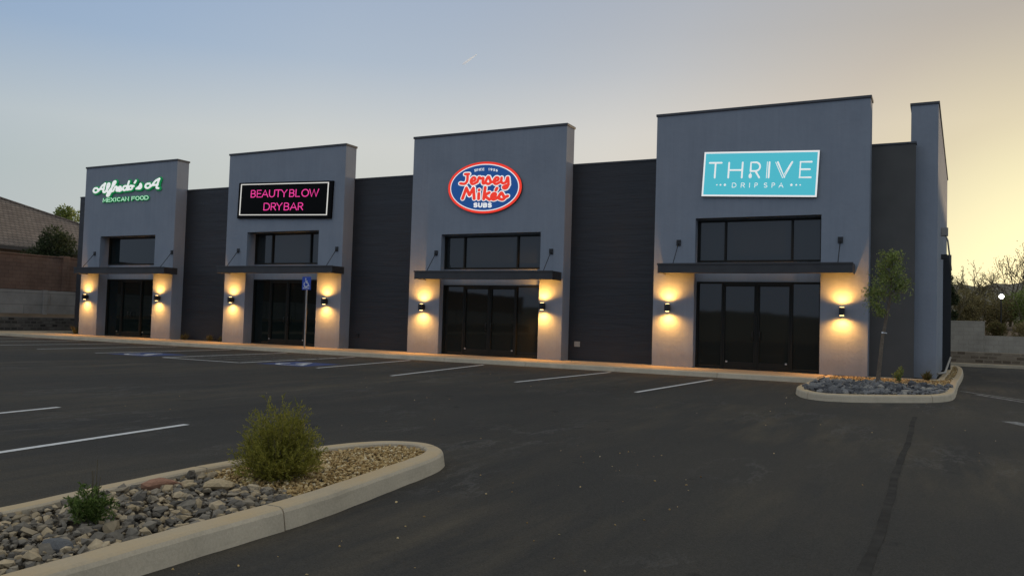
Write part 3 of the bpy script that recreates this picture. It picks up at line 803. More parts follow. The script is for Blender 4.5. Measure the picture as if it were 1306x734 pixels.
ICO = {}
for sdiv in (1, 2):
    bm = bmesh.new(); bmesh.ops.create_icosphere(bm, subdivisions=sdiv, radius=1)
    bm.verts.ensure_lookup_table()
    ICO[sdiv] = (np.array([v.co[:] for v in bm.verts]), np.array([[v.index for v in f.verts] for f in bm.faces])); bm.free()
def rand_rot(n):
    q = rng.normal(size=(n, 4)); q /= np.linalg.norm(q, axis=1)[:, None]
    w, x, y, z = q.T
    return np.stack([np.stack([1 - 2 * (y * y + z * z), 2 * (x * y - z * w), 2 * (x * z + y * w)], -1),
                     np.stack([2 * (x * y + z * w), 1 - 2 * (x * x + z * z), 2 * (y * z - x * w)], -1),
                     np.stack([2 * (x * z - y * w), 2 * (y * z + x * w), 1 - 2 * (x * x + y * y)], -1)], 1)
def rocks(name, xy, z, size, mat, sd=1, rough=.22, flat=.7):
    V, F = ICO[sd]; n = len(xy)
    sc_ = size[:, None] * rng.uniform(.55, 1.15, (n, 3)); sc_[:, 2] *= flat
    v = V[None] * (1 + rng.normal(0, rough, (n, len(V), 1)) * .8)
    # chisel: clamp along two random directions for flat facets
    for _ in range(3):
        dvec = rng.normal(size=(n, 1, 3)); dvec /= np.linalg.norm(dvec, axis=2, keepdims=True)
        pr = (v * dvec).sum(2, keepdims=True); lim = rng.uniform(.35, .75, (n, 1, 1))
        v = v - dvec * np.maximum(pr - lim, 0)
    v = v * sc_[:, None, :]
    Rm = rand_rot(n); tilt = .35
    ang = rng.uniform(0, 2 * math.pi, n); ca, sa = np.cos(ang), np.sin(ang)
    x = v[:, :, 0] * ca[:, None] - v[:, :, 1] * sa[:, None]; y = v[:, :, 0] * sa[:, None] + v[:, :, 1] * ca[:, None]
    v = np.stack([x, y, v[:, :, 2]], -1)
    tx = rng.normal(0, tilt, n); ct, st_ = np.cos(tx), np.sin(tx)
    y2 = v[:, :, 1] * ct[:, None] - v[:, :, 2] * st_[:, None]; z2 = v[:, :, 1] * st_[:, None] + v[:, :, 2] * ct[:, None]
    v = np.stack([v[:, :, 0], y2, z2], -1)
    v[:, :, 0] += xy[:, 0, None]; v[:, :, 1] += xy[:, 1, None]; v[:, :, 2] += z[:, None]
    f = (F[None] + (np.arange(n) * len(V))[:, None, None]).reshape(-1, 3)
    return raw(name, v.reshape(-1, 3), f, 3, mat)
def scatter(poly, n, test=None):
    lo, hi = poly.min(0), poly.max(0); out = np.zeros((0, 2))
    while len(out) < n:
        q = rng.uniform(lo, hi, (n * 2, 2)); q = q[point_in(poly, q[:, 0], q[:, 1])]
        if test is not None: q = q[test(q)]
        out = np.vstack([out, q])
    return out[:n]

# foreground island
fo = closed_smooth([(-.10, -24.6), (-.06, -23.2), (-.10, -22.2), (-.13, -21.1), (-.22, -20.3), (-.33, -19.6), (-.42, -19.0), (-.58, -18.55), (-.9, -18.27), (-1.25, -18.27), (-1.55, -18.55), (-1.74, -19.2), (-1.81, -20.4), (-1.74, -21.4), (-1.64, -22.2), (-1.6, -23.2), (-1.6, -24.6), (-.85, -25.2)], 8)
inn = kerb_loop('island_kerb', fo, first=3.35, joint=3.02)
def bed(name, inner, z, mat):
    P = inner[::3]; n = len(P); c = P.mean(0)
    struct(MB().add([(x, y, z) for x, y in P], [tuple(range(n))]).build(name, mat))
bed('island_bed', inn, .085, M['soil'])
border = lambda q: q[:, 1] < -20.72 - .10 * (q[:, 0] + 1.7) + .10 * np.sin(q[:, 0] * 7) + .05 * np.sin(q[:, 0] * 17 + 1)
vis = lambda q: q[:, 1] > -24.3
q = scatter(inn, 2700, lambda q: border(q) & vis(q)); sz = rng.gamma(4, .0072, len(q)).clip(.012, .07)
tag(rocks('grey_rock_mulch', q, .088 + rng.uniform(0, .03, len(q)) + sz * .25, sz, M['greyrock']), 'loose grey and buff landscape rock filling the near island', 'rock mulch', kind='stuff')
q = scatter(inn, 5200, lambda q: ~border(q)); sz = rng.gamma(9, .0016, len(q)).clip(.007, .03)
tag(rocks('tan_gravel', q, .095 + rng.uniform(0, .02, len(q)) + sz * .3, sz, M['tangravel'], 1, .25, .8), 'small tan gravel covering the rounded tip of the near island', 'gravel', kind='stuff')
def stone(name, loc, size, mat, label, seed, flat=(1, .8, .5), rz=0):
    global rng
    keep = rng; rng = np.random.default_rng(seed)
    o = rocks(name, np.zeros((1, 2)), np.zeros(1), np.array([1.0]), mat, 2, .06, 1)
    rng = keep
    o.scale = (size * flat[0], size * flat[1], size * flat[2]); o.location = loc; o.rotation_euler = (0, 0, rz)
    return tag(o, label, 'stone')
stone('landscape_stone', (-1.42, -21.16, .135), .22, M['redstone'], 'flat reddish sandstone slab lying against the far kerb of the near island', 3, (1.15, .6, .24), 1.4)
stone('landscape_stone', (-1.03, -20.98, .135), .115, M['palestone'], 'large pale buff stone at the edge between grey rock and tan gravel', 5, (1.1, .8, .62), .5)
stone('landscape_stone', (-1.27, -21.05, .13), .07, M['palestone'], 'smaller pale stone between the reddish slab and the large buff stone', 8, (1.1, .8, .55), .9)
stone('landscape_stone', (-.55, -22.55, .13), .085, M['greystone'], 'bigger grey stone among the rock mulch near the kerb joint', 9, (1.1, .8, .6), .3)

q = np.stack([rng.uniform(.1, 1.6, 70) ** 1.5 - .1, rng.uniform(-23.5, -16.5, 70)], 1)
q2 = rng.uniform((-9, -17.5), (6, -5), (70, 2)); q = np.vstack([q, q2])
tag(rocks('loose_pebbles', q, np.full(len(q), .004), rng.uniform(.004, .013, len(q)), M['tangravel'], 1), 'scattered loose pebbles on the asphalt', 'pebbles', kind='stuff')

# far island with the young tree
isl = closed_smooth([(.74, -2.2), (.74, -4.6), (.80, -6.0), (1.12, -7.15), (1.62, -7.62), (2.3, -7.35), (3.05, -6.7), (3.62, -6.05), (3.92, -5.1), (4.02, -3.4), (4.12, 0), (4.32, 5), (4.42, 9.5), (4.38, 12.5), (4.1, 13.6), (3.9, 12), (3.82, 8), (3.6, 2), (3.55, .9), (3.0, .55), (2, .5), (1.0, .5), (.75, .0)], 6)
inn2 = kerb_loop('island_kerb', isl, joint=3.0, first=2.2)
bed('island_bed', inn2, .12, M['soil'])
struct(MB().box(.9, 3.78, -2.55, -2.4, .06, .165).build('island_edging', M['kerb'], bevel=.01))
q = scatter(inn2, 1100, lambda q: (q[:, 1] < -2.62)); sz = rng.gamma(5, .013, len(q)).clip(.03, .14)
tag(rocks('slate_rock_mulch', q, .125 + rng.uniform(0, .03, len(q)) + sz * .25, sz, M['farrock']), 'dark slate grey rock filling the kerbed island below the young tree', 'rock mulch', kind='stuff')
q = scatter(inn2, 2600, lambda q: (q[:, 1] > -2.38)); sz = rng.gamma(9, .002, len(q)).clip(.008, .04)
tag(rocks('tan_gravel', q, .125 + rng.uniform(0, .02, len(q)), sz, M['tangravel'], 1), 'tan gravel strip running back along the end of the building', 'gravel', kind='stuff')

# ------------------------------------------------------------------ vegetation
def leaves(name, C, D, ln, wd, mat, parent, up=None):
    """folded diamond leaf at each C pointing along D"""
    n = len(C); D = D / np.linalg.norm(D, axis=1)[:, None]
    rnd = rng.normal(size=(n, 3)); S = np.cross(D, rnd); S /= np.linalg.norm(S, axis=1)[:, None]; N = np.cross(D, S)
    ln = np.broadcast_to(ln, (n,))[:, None]; wd = np.broadcast_to(wd, (n,))[:, None]
    a = C; b = C + D * ln * .45 + S * wd * .5 + N * wd * .12; c = C + D * ln - N * ln * .12; d = C + D * ln * .45 - S * wd * .5 + N * wd * .12
    V = np.stack([a, b, c, d], 1).reshape(-1, 3)
    i0 = np.arange(n) * 4
    F = np.concatenate([np.stack([i0, i0 + 1, i0 + 2], 1), np.stack([i0, i0 + 2, i0 + 3], 1)], 0)
    return raw(name, V, F, 3, mat, parent)

def shrub(root, height, radius, nstem, mat, leaf_len, leaf_w, per_twig=9, twigs=12, upright=.6, stemmat=None, wild=.3, shape=None):
    C = []; D = []; st = MB()
    for i in range(nstem):
        az = rng.uniform(0, 2 * math.pi); sp = math.sqrt(rng.uniform(0, 1))
        tipr = radius * sp * rng.uniform(.75, 1.08); h = height * (1 - .45 * sp ** 2) * rng.uniform(.72, 1.05)
        if shape: h, tipr = shape(h, tipr, sp)
        tip = np.array([tipr * math.cos(az), tipr * math.sin(az), h]); base = np.array([.06 * radius * rng.normal(), .06 * radius * rng.normal(), 0])
        mid = base * .5 + tip * .5 + np.array([tip[0] * .22, tip[1] * .22, -.05 * h * sp])
        pts = [(1 - t) ** 2 * base + 2 * t * (1 - t) * mid + t * t * tip for t in np.linspace(0, 1, 7)]
        if i % 2 == 0: st.tube([tuple(p) for p in pts], list(np.linspace(.004, .0012, 7) * height / .6), 4, False)
        for t in np.linspace(.22, 1, twigs):
            p = (1 - t) ** 2 * base + 2 * t * (1 - t) * mid + t * t * tip
            tan = (2 * (1 - t) * (mid - base) + 2 * t * (tip - mid)); tan /= np.linalg.norm(tan)
            d = tan * upright + rng.normal(0, wild, 3) + np.array([0, 0, .15]); d /= np.linalg.norm(d)
            tl = rng.uniform(.5, 1.1) * radius * .28
            for k in range(per_twig):
                s = rng.uniform(0, 1)
                C.append(p + d * tl * s); D.append(d + rng.normal(0, .45, 3))
    st.build('stem', stemmat or M['twig'], root)
    C = np.array(C); C[:, 2] = np.maximum(C[:, 2], .01)
    return leaves('foliage', C, np.array(D), rng.uniform(.7, 1.3, len(C)) * leaf_len, rng.uniform(.7, 1.3, len(C)) * leaf_w, mat, root)

def bushshape(h, r, sp):
    k = rng.uniform(.62, .98) if rng.uniform() < .9 else rng.uniform(.98, 1.12)
    return .62 * (1 - .80 * sp ** 2.4) * k, .335 * (sp ** .8) * rng.uniform(.72, 1.12)
s1 = empty('desert_shrub', (-.99, -20.42, .1), 'feathery yellow green bush growing from the tan gravel of the near island', 'shrub')
shrub(s1, .62, .345, 270, M['sageleaf'], .027, .0055, 11, 11, .75, M['bark'], .44, bushshape)
s2 = empty('desert_shrub', (-.9, -22.12, .1), 'small dark green weedy plant with thin seed stalks rising from grey rock', 'shrub')
shrub(s2, .24, .15, 44, M['greenleaf'], .026, .009, 7, 8, .7, None, .5)
st = MB(); 
for dx, dy, h in ((.0, .03, .40), (.03, -.01, .34), (-.03, .02, .33), (.05, .02, .30)):
    st.tube([(dx * .3, dy * .3, .1), (dx * .7, dy, h * .6), (dx, dy, h)], [.004, .003, .0025], 4)
st.build('seed_stalk', M['twig'], s2)

def grow(mb, p, d, length, rad, depth, tips, split=(2, 3), spread=.5, up=.15, seg=4, minr=.003, ratio=.72):
    pts = [p.copy()]; rads = [rad]; q = p.copy(); dd = d.copy()
    for i in range(seg):
        dd = dd + rng.normal(0, .09, 3) + np.array([0, 0, up * .15]); dd /= np.linalg.norm(dd)
        q = q + dd * length / seg; pts.append(q.copy()); rads.append(max(rad * (1 - .4 * (i + 1) / seg), minr))
    mb.tube([tuple(a) for a in pts], rads, 6 if rad > .02 else 4, False)
    if depth == 0:
        tips.append((q, dd, length)); return
    for k in range(rng.integers(split[0], split[1] + 1)):
        nd = dd + rng.normal(0, spread, 3); nd[2] += up; nd /= np.linalg.norm(nd)
        at = pts[-1] if k == 0 else pts[rng.integers(2, len(pts))]
        grow(mb, np.array(at), nd, length * ratio * rng.uniform(.75, 1.15), rads[-1] * .75, depth - 1, tips, split, spread, up, seg, minr, ratio)

# young tree on the far island
t1 = empty('young_tree', (2.3, -3.0, .12), 'slender young tree with a slanting trunk and sparse green crown on the kerbed rock island', 'tree')
tk = MB()
tp = [np.array(v) for v in ((0, 0, 0), (.05, 0, .6), (.1, .02, 1.2), (.2, .02, 1.75), (.26, .03, 2.15), (.30, .03, 2.75), (.29, .04, 3.2))]
tk.tube([tuple(v) for v in tp], [.056, .046, .04, .034, .027, .016, .006], 8)
tips = []
for i in range(26):
    t = rng.uniform(.1, 1); b = tp[3] * (1 - t) + tp[6] * t if t < 1 else tp[6]
    az = rng.uniform(0, 2 * math.pi)
    d = np.array([math.cos(az), math.sin(az), rng.uniform(.3, 1.0)]); d /= np.linalg.norm(d)
    grow(tk, b + 0, d, rng.uniform(.22, .42) * (1.15 - .5 * t), .009, 1, tips, (2, 3), .45, .1, 3, .002)
tr = tk.build('trunk', M['bark'], t1)
C = []; D = []
for (q, d, l) in tips:
    for k in range(20):
        C.append(q - d * rng.uniform(0, l * 1.2) + rng.normal(0, .05, 3)); D.append(d * .4 + rng.normal(0, .6, 3) + np.array([0, 0, -.25]))
for i in range(1600):       # clumped leaf masses, heavier on the left and hanging low there
    cl = [(-.10, 0, 2.05, .16), (.05, .05, 2.35, .2), (.42, 0, 2.6, .2), (.36, 0, 2.95, .2), (.15, 0, 2.7, .2), (.3, 0, 3.2, .12), (-.16, .02, 2.32, .15), (.05, 0, 1.82, .1)][rng.integers(0, 8)]
    C.append(np.array(cl[:3]) + rng.normal(0, cl[3] * .62, 3)); D.append(rng.normal(0, .6, 3) + np.array([0, 0, -.3]))
leaves('crown', np.array(C), np.array(D), rng.uniform(.05, .09, len(C)), rng.uniform(.022, .04, len(C)), M['leaf'], t1)
tie = MB(); tie.tube([(.108, .02, 1.28), (.114, .02, 1.32)], .04, 10); tie.tube([(.12, .0, 1.30), (.2, -.02, 1.29)], .012, 6); tie.build('tree_tie', M['white'], t1)

def weed(loc, h, lab, mat='strawleaf', n=60):
    w = empty('weed_tuft', loc, lab, 'weed')
    az = rng.uniform(0, 2 * math.pi, n); rr_ = rng.uniform(0, .7, n)
    D = np.stack([np.cos(az) * rr_, np.sin(az) * rr_, np.ones(n)], 1); C = np.stack([np.cos(az) * rr_ * h * .4, np.sin(az) * rr_ * h * .4, np.zeros(n)], 1)
    C2 = C + D * h * rng.uniform(0, .6, (n, 1))
    leaves('blades', np.vstack([C, C2]), np.vstack([D, D + rng.normal(0, .5, (n, 3))]), rng.uniform(.4, 1, 2 * n) * h, .03, M[mat], w)
weed((-33.6, .3, .15), .38, 'straw coloured weed at the outer foot of the leftmost tower', n=50)
weed((-26.1, .3, .15), .26, 'low weed beside the right foot of the leftmost tower')
weed((-24.6, .35, .15), .24, 'low weed in the middle of the first charcoal wall from the left')
weed((-23.9, .35, .15), .2, 'low weed at the left foot of the tower with pink letters')
s3 = empty('desert_shrub', (2.72, -1.4, .12), 'small leafy green plant growing just right of the young tree trunk', 'shrub')
shrub(s3, .4, .16, 22, M['leaf'], .05, .022, 4, 6, .6, None, .5)
weed((3.35, .3, .13), .22, 'straw tuft at the foot of the end pillar', n=70)

# ------------------------------------------------------------------ left boundary: walls, slope, house, trees
W1 = MB().box(-39.35, -38.95, -60, 34, 0, .86).build('retaining_wall', M['retain'], bevel=.02); tag(W1, 'low dark split face block retaining wall along the left edge of the lot', 'wall')
struct(MB().add([(-39.3, -60, .84), (-39.3, 34, .84), (-39.75, 34, 1.05), (-39.75, -60, 1.05)], [(0, 1, 2, 3)]).build('dirt_bank', M['dirt']))
W2 = empty('precast_wall', (-39.9, 0, .9), 'pale concrete panel wall with posts on the bank above the left retaining wall', 'wall')
MB().box(-.15, .15, -60, 34, 0, 1.41).build('wall_panel', M['palewall'], W2)
for k in range(26):
    MB().box(-.19, .24, -45.1 + k * 2.98 - .12, -45.1 + k * 2.98 + .12, 0, 1.43).build('post', M['palewall'], W2, bevel=.01)
W3 = empty('block_wall', (-39.95, 0, 2.33), 'reddish brown block wall standing on the pale concrete wall', 'wall')
MB().box(-.1, .1, -60, 34, 0, 1.83).build('wall_panel', M['brownwall'], W3)
MB().box(-.14, .14, -60, 34, 1.832, 1.9).build('cap_course', M['brownwall'], W3, bevel=.01)
for k in range(9):
    MB().box(-.2, .2, 3.55 + (k - 5) * 6.2, 3.95 + (k - 5) * 6.2, 0, 1.95).build('pilaster', M['brownwall'], W3, bevel=.01)
struct(MB().add([(-40.1, -60, 2.4), (-40.1, 60, 2.4), (-120, 60, 2.6), (-120, -60, 2.6)], [(0, 1, 2, 3)]).build('upper_terrace', M['dirt']))
# house with a tiled hip roof
H = empty('tiled_roof_house', (-56, 9, 2.4), 'single storey house with brown tiled hip roof behind the left boundary walls', 'house')
def HPt(mb, name, mat, parent=H):
    o = mb.build(name, mat); o.parent = parent
    if parent is H: o.matrix_parent_inverse = Matrix.Translation(-Vector(H.location))
    return o
HPt(MB().box(-62, -50.6, -2.6, 19.6, 2.4, 5.3), 'wall', M['housewall'])
pk = [(-57, 8.4, 9.5), (-60, 8.4, 9.5)]
E4 = [(-49.9, -3.4, 5.33), (-49.9, 21.5, 5.33), (-62.8, 21.5, 5.33), (-62.8, -3.4, 5.33)]
m = MB(); m.add(E4 + pk, [(0, 1, 4), (1, 2, 5, 4), (2, 3, 5), (3, 0, 4, 5), (0, 3, 2, 1)])
rf = HPt(m, 'roof', M['tile'])
rc = MB()
for a in (0, 1): rc.tube([E4[a], pk[0]], .11, 6)
rc.tube([pk[0], pk[1]], .11, 6)
o = rc.build('ridge_cap', M['tile']); o.parent = rf
m = MB(); m.box(-49.92, -49.86, -3.4, 21.5, 5.08, 5.335); HPt(m, 'fascia', M['fascia'])
for yy in (-.5, 3.6, 13):
    HPt(MB().box(-50.62, -50.55, yy, yy + 1.4, 3.3, 4.7), 'window', M['glass'])

def leafball(root, clumps, n, ln, wd, mat, name='crown'):
    C = []; D = []
    cl = np.array(clumps); w = cl[:, 3] ** 2; w /= w.sum()
    idx = rng.choice(len(cl), n, p=w)
    d = rng.normal(size=(n, 3)); d /= np.linalg.norm(d, axis=1)[:, None]
    r = rng.uniform(.35, 1.05, n) ** .6
    C = cl[idx, :3] + d * (r * cl[idx, 3])[:, None]
    return leaves(name, C, d + rng.normal(0, .5, (n, 3)), rng.uniform(.6, 1.3, n) * ln, rng.uniform(.6, 1.3, n) * wd, mat, root)
def clumps(cx, cy, cz, rx, ry, rz, n, r):
    out = []
    for i in range(n):
        d = rng.normal(size=3); d /= np.linalg.norm(d); k = rng.uniform(.35, .9)
        out.append((cx + d[0] * rx * k, cy + d[1] * ry * k, cz + d[2] * rz * k, r * rng.uniform(.7, 1.25)))
    return out
T = empty('round_tree', (-42, 4.35, 2.4), 'dark rounded evergreen bush showing over the brown wall before the tiled roof', 'tree')
leafball(T, clumps(0, 0, 1.95, 1.1, 1.5, 1.35, 26, .62), 9000, .17, .07, M['darkleaf'])
m = MB(); m.tube([(0, 0, 0), (.03, .05, 1.0), (0, 0, 1.9)], [.1, .08, .05], 8); m.build('trunk', M['bark'], T)
T = empty('leafy_tree', (-60, 17.3, 2.5), 'small leafy tree peeking above the right end of the tiled roof', 'tree')
leafball(T, clumps(0, 0, 5.9, 1.0, 1.3, 1.6, 16, .5), 3000, .22, .1, M['leaf'])
m = MB(); m.tube([(0, 0, 0), (.05, .1, 3), (0, 0, 6)], [.15, .11, .05], 8); m.build('trunk', M['bark'], T)

# ------------------------------------------------------------------ right rear: kerb, walls, brush, trees
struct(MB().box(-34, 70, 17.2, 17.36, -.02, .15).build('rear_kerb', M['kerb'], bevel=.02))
tag(MB().box(-34, 70, 17.8, 18.1, -.02, .66).build('retaining_wall', M['retain_x'], bevel=.02), 'low rough block retaining wall behind the lane at the rear right', 'wall')
struct(MB().add([(-34, 17.36, .1), (70, 17.36, .1), (70, 17.8, .12), (-34, 17.8, .12)], [(0, 1, 2, 3)]).build('rear_strip', M['dirt']))
tag(MB().box(-6, 5.45, 18.3, 18.5, .5, 2.08).build('block_wall', M['rearwall'], bevel=.01), 'taller grey block wall at the rear right, next to the building corner', 'wall')
tag(MB().box(5.452, 70, 18.32, 18.5, .5, 1.42).build('block_wall', M['rearwall'], bevel=.01), 'lower grey block wall stepping down to the right edge', 'wall')
# bank rising behind the wall
bk = MB(); NX, NY = 60, 12
gv = []
for j in range(NY):
    for i in range(NX):
        xx = -30 + i * 100 / (NX - 1); yy = 18.5 + j * 2.2
        gv.append((xx, yy, 1.3 + j * .07 + .5 * (j > 0) * (1 - math.exp(-j / 2)) + rng.normal(0, .06)))
bk.add(gv, [(j * NX + i, j * NX + i + 1, (j + 1) * NX + i + 1, (j + 1) * NX + i) for j in range(NY - 1) for i in range(NX - 1)])
struct(bk.build('dirt_bank', M['dirt'], smooth=True))
def brush(loc, h, w, lab, mat='dryleaf', n=2600, ln=.14, wd=.05):
    T = empty('wild_bush', loc, lab, 'bush', 'brush on the bank behind the rear wall')
    leafball(T, clumps(0, 0, h * .5, w * .5, w * .4, h * .5, 14, min(h, w) * .24), n, ln, wd, M[mat], 'foliage')
    m = MB(); tips = []
    for k in range(7):
        az = rng.uniform(0, 6.28); d = np.array([math.cos(az) * .6, math.sin(az) * .6, 1]); d /= np.linalg.norm(d)
        grow(m, np.zeros(3), d, h * .42, .03, 2, tips, (2, 3), .35, .2, 3, .006)
    m.build('stem', M['twig'], T)
brush((3.85, 21.2, 1.5), 3.3, .9, 'tall dark bush touching the building corner at the rear right', 'darkleaf', 4200)
brush((4.9, 22.6, 1.6), 1.9, 1.9, 'brown bush above the taller grey rear wall', 'dryleaf', 4200)
brush((6.0, 23.4, 1.6), 2.3, 2.2, 'brown green bush in front of the tallest bare tree at the rear right', 'dryleaf', 4600)
brush((7.5, 22.6, 1.6), 2.3, 2.0, 'green bush beside the bright lamp at the right edge', 'leaf', 4200)
brush((5.9, 19.6, 1.35), .75, 1.1, 'low straw coloured scrub directly above the lower rear wall', 'strawleaf', 2200, .12, .03)
brush((7.2, 19.7, 1.35), .75, 1.3, 'low dry scrub above the lower rear wall at the right edge', 'dryleaf', 2200, .12, .03)
brush((9.6, 23.5, 1.6), 2.8, 2.6, 'green bush just beyond the right edge', 'darkleaf', 3000)
brush((2.0, 23, 1.6), 2.4, 2.4, 'bush hidden behind the building corner', 'darkleaf', 2000)
def bare(loc, h, lab, depth=4, seed=1, lean=0):
    global rng
    keep = rng; rng = np.random.default_rng(seed)
    T = empty('bare_tree', loc, lab, 'tree', 'bare trees on the rear bank')
    m = MB(); tips = []
    m2 = MB()
    for k in range(5):
        d = np.array([rng.normal(0, .4) + lean, rng.normal(0, .3), 1]); d /= np.linalg.norm(d)
        grow(m, np.zeros(3), d, h * .42, .06, depth, tips, (2, 3), .36, .10, 4, .011, .72)
    m.build('trunk', M['twig'], T)
    C = []; D = []
    for q, d, l in tips:
        for k in range(3):
            C.append(q + rng.normal(0, .08, 3)); D.append(d + rng.normal(0, .5, 3))
    leaves('crown', np.array(C), np.array(D), .10, .04, M['dryleaf'], T)
    rng = keep
bare((6.9, 25.5, 1.7), 3.6, 'tallest leafless tree, spreading twigs against the yellow sky at the right edge', 4, 11)
bare((5.1, 25.0, 1.7), 2.6, 'shorter leafless tree between the building corner and the tallest bare tree', 4, 4)
bare((8.6, 26, 1.7), 3.8, 'leafless tree partly cut by the right edge of the view', 4, 21)
# lamp shining through the branches
LP = empty('pole_lamp', (6.24, 21.0, 1.3), 'bright white lamp on a thin pole shining through the trees at right', 'lamp')
m = MB(); m.tube([(0, 0, 0), (0, 0, 2.05), (0, -.22, 2.19)], .03, 8); m.build('pole', M['black'], LP)
m = MB(); m.tube([(0, -.22, 2.22), (0, -.22, 2.17)], [.1, .13], 14); m.build('hood', M['black'], LP)
bm = bmesh.new(); bmesh.ops.create_uvsphere(bm, u_segments=24, v_segments=16, radius=.11); me = bpy.data.meshes.new('bulb'); bm.to_mesh(me); bm.free(); me.materials.append(M['cold_lens'])
o = bpy.data.objects.new('bulb', me); COL.objects.link(o); o.parent = LP; o.location = (0, -.27, 2.03)
# low hills
def ridge(name, x0, x1, y, h, seed, mat, thick=60, n=120):
    r_ = np.random.default_rng(seed); ph = r_.uniform(0, 6.28, 8); vs = []; fs = []
    for i in range(n):
        t = i / (n - 1); xx = x0 + (x1 - x0) * t
        hh = h(xx) if callable(h) else h
        hh *= 1 + .12 * math.sin(t * 23 + ph[0]) + .05 * math.sin(t * 51 + ph[1]) + .012 * math.sin(t * 160 + ph[2])
        for k, (dy, kz) in enumerate(((-thick, 0), (-thick * .5, .55), (-thick * .2, .85), (0, 1), (thick, 0))):
            vs.append((xx, y + dy, hh * kz - .05 + (r_.normal(0, .02 * hh) if 0 < k < 4 else 0)))
    for i in range(n - 1):
        for k in range(4):
            fs.append((i * 5 + k, (i + 1) * 5 + k, (i + 1) * 5 + k + 1, i * 5 + k + 1))
    m = MB(); m.add(vs, fs); return struct(m.build(name, mat, smooth=True))
ridge('hills', -60, 160, 110, lambda x: 8.0, 3, M['hill'], 25)
ridge('hills', -260, 260, -120, 4.0, 5, M['hill'], 40)
ridge('hills', 120, 170, 0, 10, 9, M['hill'], 60)

# short contrail high in the sky
cdir = Vector(_f) * 1050 + Vector(_r) * (599 - 653) - Vector(_u) * (76 - 367); cdir.normalize()
cpos = Vector(CAMP) + cdir * 6000
ctr = empty('contrail', cpos, 'short thin white contrail high above the middle of the roofline', 'contrail')
m = MB(); ax = (Vector(_r) * 9 + Vector(_u) * 6.5) * (6000 / 1050)
m.tube([tuple(-ax), tuple(-ax * .75), tuple(ax * .1), tuple(ax)], [1.5, 8.5, 6.5, 1.5], 10)
vap = m.build('vapour', M['contrail'], ctr, smooth=True)

# ------------------------------------------------------------------ light
AZ = 7.0      # sun azimuth, degrees right of +Y (just past the right edge, behind the building)
EL = 1.5
w = bpy.data.worlds.new('World'); sc.world = w; w.use_nodes = True
nt = w.node_tree; N = nt.nodes; Lk = nt.links.new
bg = N['Background']
sky = N.new('ShaderNodeTexSky'); sky.sky_type = 'NISHITA'; sky.sun_disc = False
sky.sun_elevation = R(EL); sky.sun_rotation = R(AZ); sky.air_density = 1.0; sky.dust_density = 4.0; sky.ozone_density = 3.0
tc = N.new('ShaderNodeTexCoord')
def math_(op, a, b=None, clamp=False):
    nd = N.new('ShaderNodeMath'); nd.operation = op; nd.use_clamp = clamp
    for i, v in enumerate((a, b)):
        if v is None: continue
        if hasattr(v, 'is_linked'): Lk(v, nd.inputs[i])
        else: nd.inputs[i].default_value = v
    return nd.outputs[0]
def ramp_(fac, stops):
    nd = N.new('ShaderNodeValToRGB'); el = nd.color_ramp.elements
    while len(el) < len(stops): el.new(.5)
    for e, (p, c) in zip(el, stops): e.position = p; e.color = (*c, 1)
    Lk(fac, nd.inputs[0]); return nd.outputs[0]
def mix_(f, a, b):
    nd = N.new('ShaderNodeMix'); nd.data_type = 'RGBA'
    for i, v in ((0, f), (6, a), (7, b)):
        if hasattr(v, 'is_linked'): Lk(v, nd.inputs[i])
        else: nd.inputs[i].default_value = v if i == 0 else (*v, 1)
    return nd.outputs[2]
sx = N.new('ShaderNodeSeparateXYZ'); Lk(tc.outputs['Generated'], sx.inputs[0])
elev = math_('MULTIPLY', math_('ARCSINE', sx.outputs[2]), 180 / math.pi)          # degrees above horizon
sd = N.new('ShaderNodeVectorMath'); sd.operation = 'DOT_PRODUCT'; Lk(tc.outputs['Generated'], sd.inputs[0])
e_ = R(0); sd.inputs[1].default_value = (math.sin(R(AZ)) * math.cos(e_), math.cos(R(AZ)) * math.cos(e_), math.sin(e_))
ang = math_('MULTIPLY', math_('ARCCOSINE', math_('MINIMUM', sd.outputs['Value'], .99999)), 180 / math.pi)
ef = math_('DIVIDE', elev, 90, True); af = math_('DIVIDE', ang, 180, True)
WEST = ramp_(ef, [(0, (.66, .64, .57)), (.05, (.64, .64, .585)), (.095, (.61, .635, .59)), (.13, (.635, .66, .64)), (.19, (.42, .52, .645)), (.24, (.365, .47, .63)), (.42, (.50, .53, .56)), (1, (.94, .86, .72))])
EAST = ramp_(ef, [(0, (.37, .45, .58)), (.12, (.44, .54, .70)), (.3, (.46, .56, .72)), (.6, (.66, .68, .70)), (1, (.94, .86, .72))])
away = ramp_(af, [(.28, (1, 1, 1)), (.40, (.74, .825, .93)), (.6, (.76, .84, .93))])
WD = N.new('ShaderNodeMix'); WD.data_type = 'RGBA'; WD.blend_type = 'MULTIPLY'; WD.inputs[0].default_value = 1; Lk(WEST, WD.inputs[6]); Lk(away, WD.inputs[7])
base = mix_(math_('MULTIPLY', math_('SUBTRACT', af, .43), 5.0, True), WD.outputs[2], EAST)
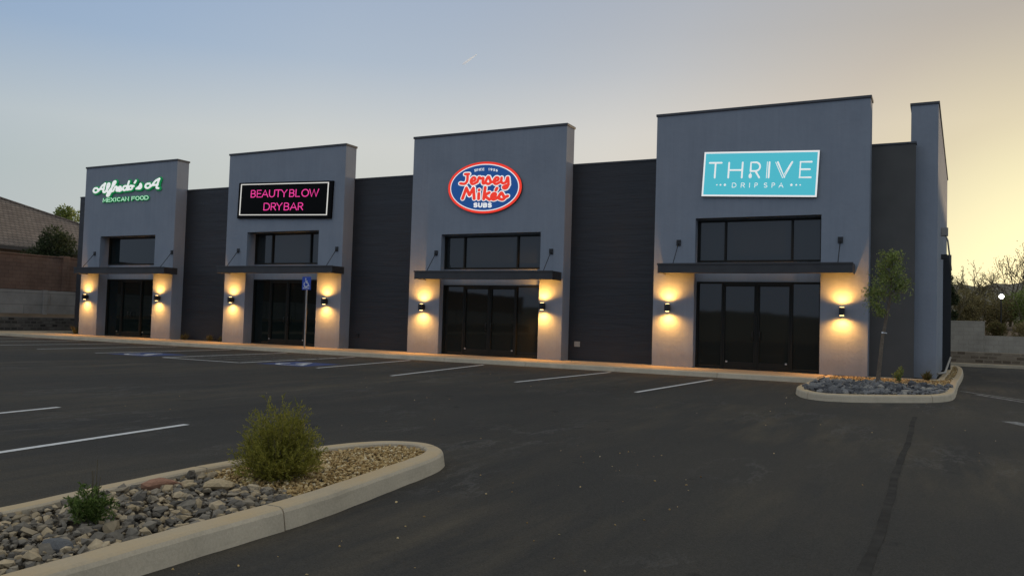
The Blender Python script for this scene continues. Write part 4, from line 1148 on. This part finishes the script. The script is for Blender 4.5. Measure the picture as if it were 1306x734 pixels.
GL_ = ramp_(af, [(0, (1.8, 1.45, .75)), (.045, (1.10, 1.0, .60)), (.073, (.80, .70, .48)), (.108, (.73, .63, .50)), (.17, (.80, .72, .62)), (.35, (.6, .6, .6))])
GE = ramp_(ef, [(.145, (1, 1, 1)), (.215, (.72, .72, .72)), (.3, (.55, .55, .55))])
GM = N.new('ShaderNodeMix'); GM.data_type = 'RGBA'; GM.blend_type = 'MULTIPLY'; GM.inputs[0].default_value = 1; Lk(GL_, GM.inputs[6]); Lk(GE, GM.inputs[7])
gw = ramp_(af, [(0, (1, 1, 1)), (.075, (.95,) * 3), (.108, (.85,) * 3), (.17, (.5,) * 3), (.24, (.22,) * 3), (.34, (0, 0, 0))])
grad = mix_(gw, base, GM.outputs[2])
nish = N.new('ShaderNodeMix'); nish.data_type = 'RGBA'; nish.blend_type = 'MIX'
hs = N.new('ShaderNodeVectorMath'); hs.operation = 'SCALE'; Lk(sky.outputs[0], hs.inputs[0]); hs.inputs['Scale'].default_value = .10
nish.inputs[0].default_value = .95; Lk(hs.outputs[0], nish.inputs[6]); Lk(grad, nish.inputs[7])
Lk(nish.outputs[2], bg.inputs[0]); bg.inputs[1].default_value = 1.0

sl = bpy.data.lights.new('sun', 'SUN'); so = bpy.data.objects.new('sun', sl); COL.objects.link(so)
sl.energy = 2.5; sl.angle = R(.5); sl.color = (1.0, .72, .42)
dirv = Vector((math.sin(R(AZ)) * math.cos(R(EL)), math.cos(R(AZ)) * math.cos(R(EL)), math.sin(R(EL))))
so.rotation_euler = dirv.to_track_quat('Z', 'Y').to_euler(); so.location = (20, 40, 30)

sc.view_settings.view_transform = 'Standard'; sc.view_settings.look = 'None'; sc.view_settings.gamma = 1; sc.view_settings.exposure = 0
sc.view_settings.use_curve_mapping = False
sc.render.engine = 'CYCLES'
sc.cycles.use_denoising = True
sc.cycles.max_bounces = 6; sc.cycles.diffuse_bounces = 3; sc.cycles.glossy_bounces = 3
sc.cycles.sample_clamp_indirect = 4
sc.render.resolution_x = 1024; sc.render.resolution_y = 575
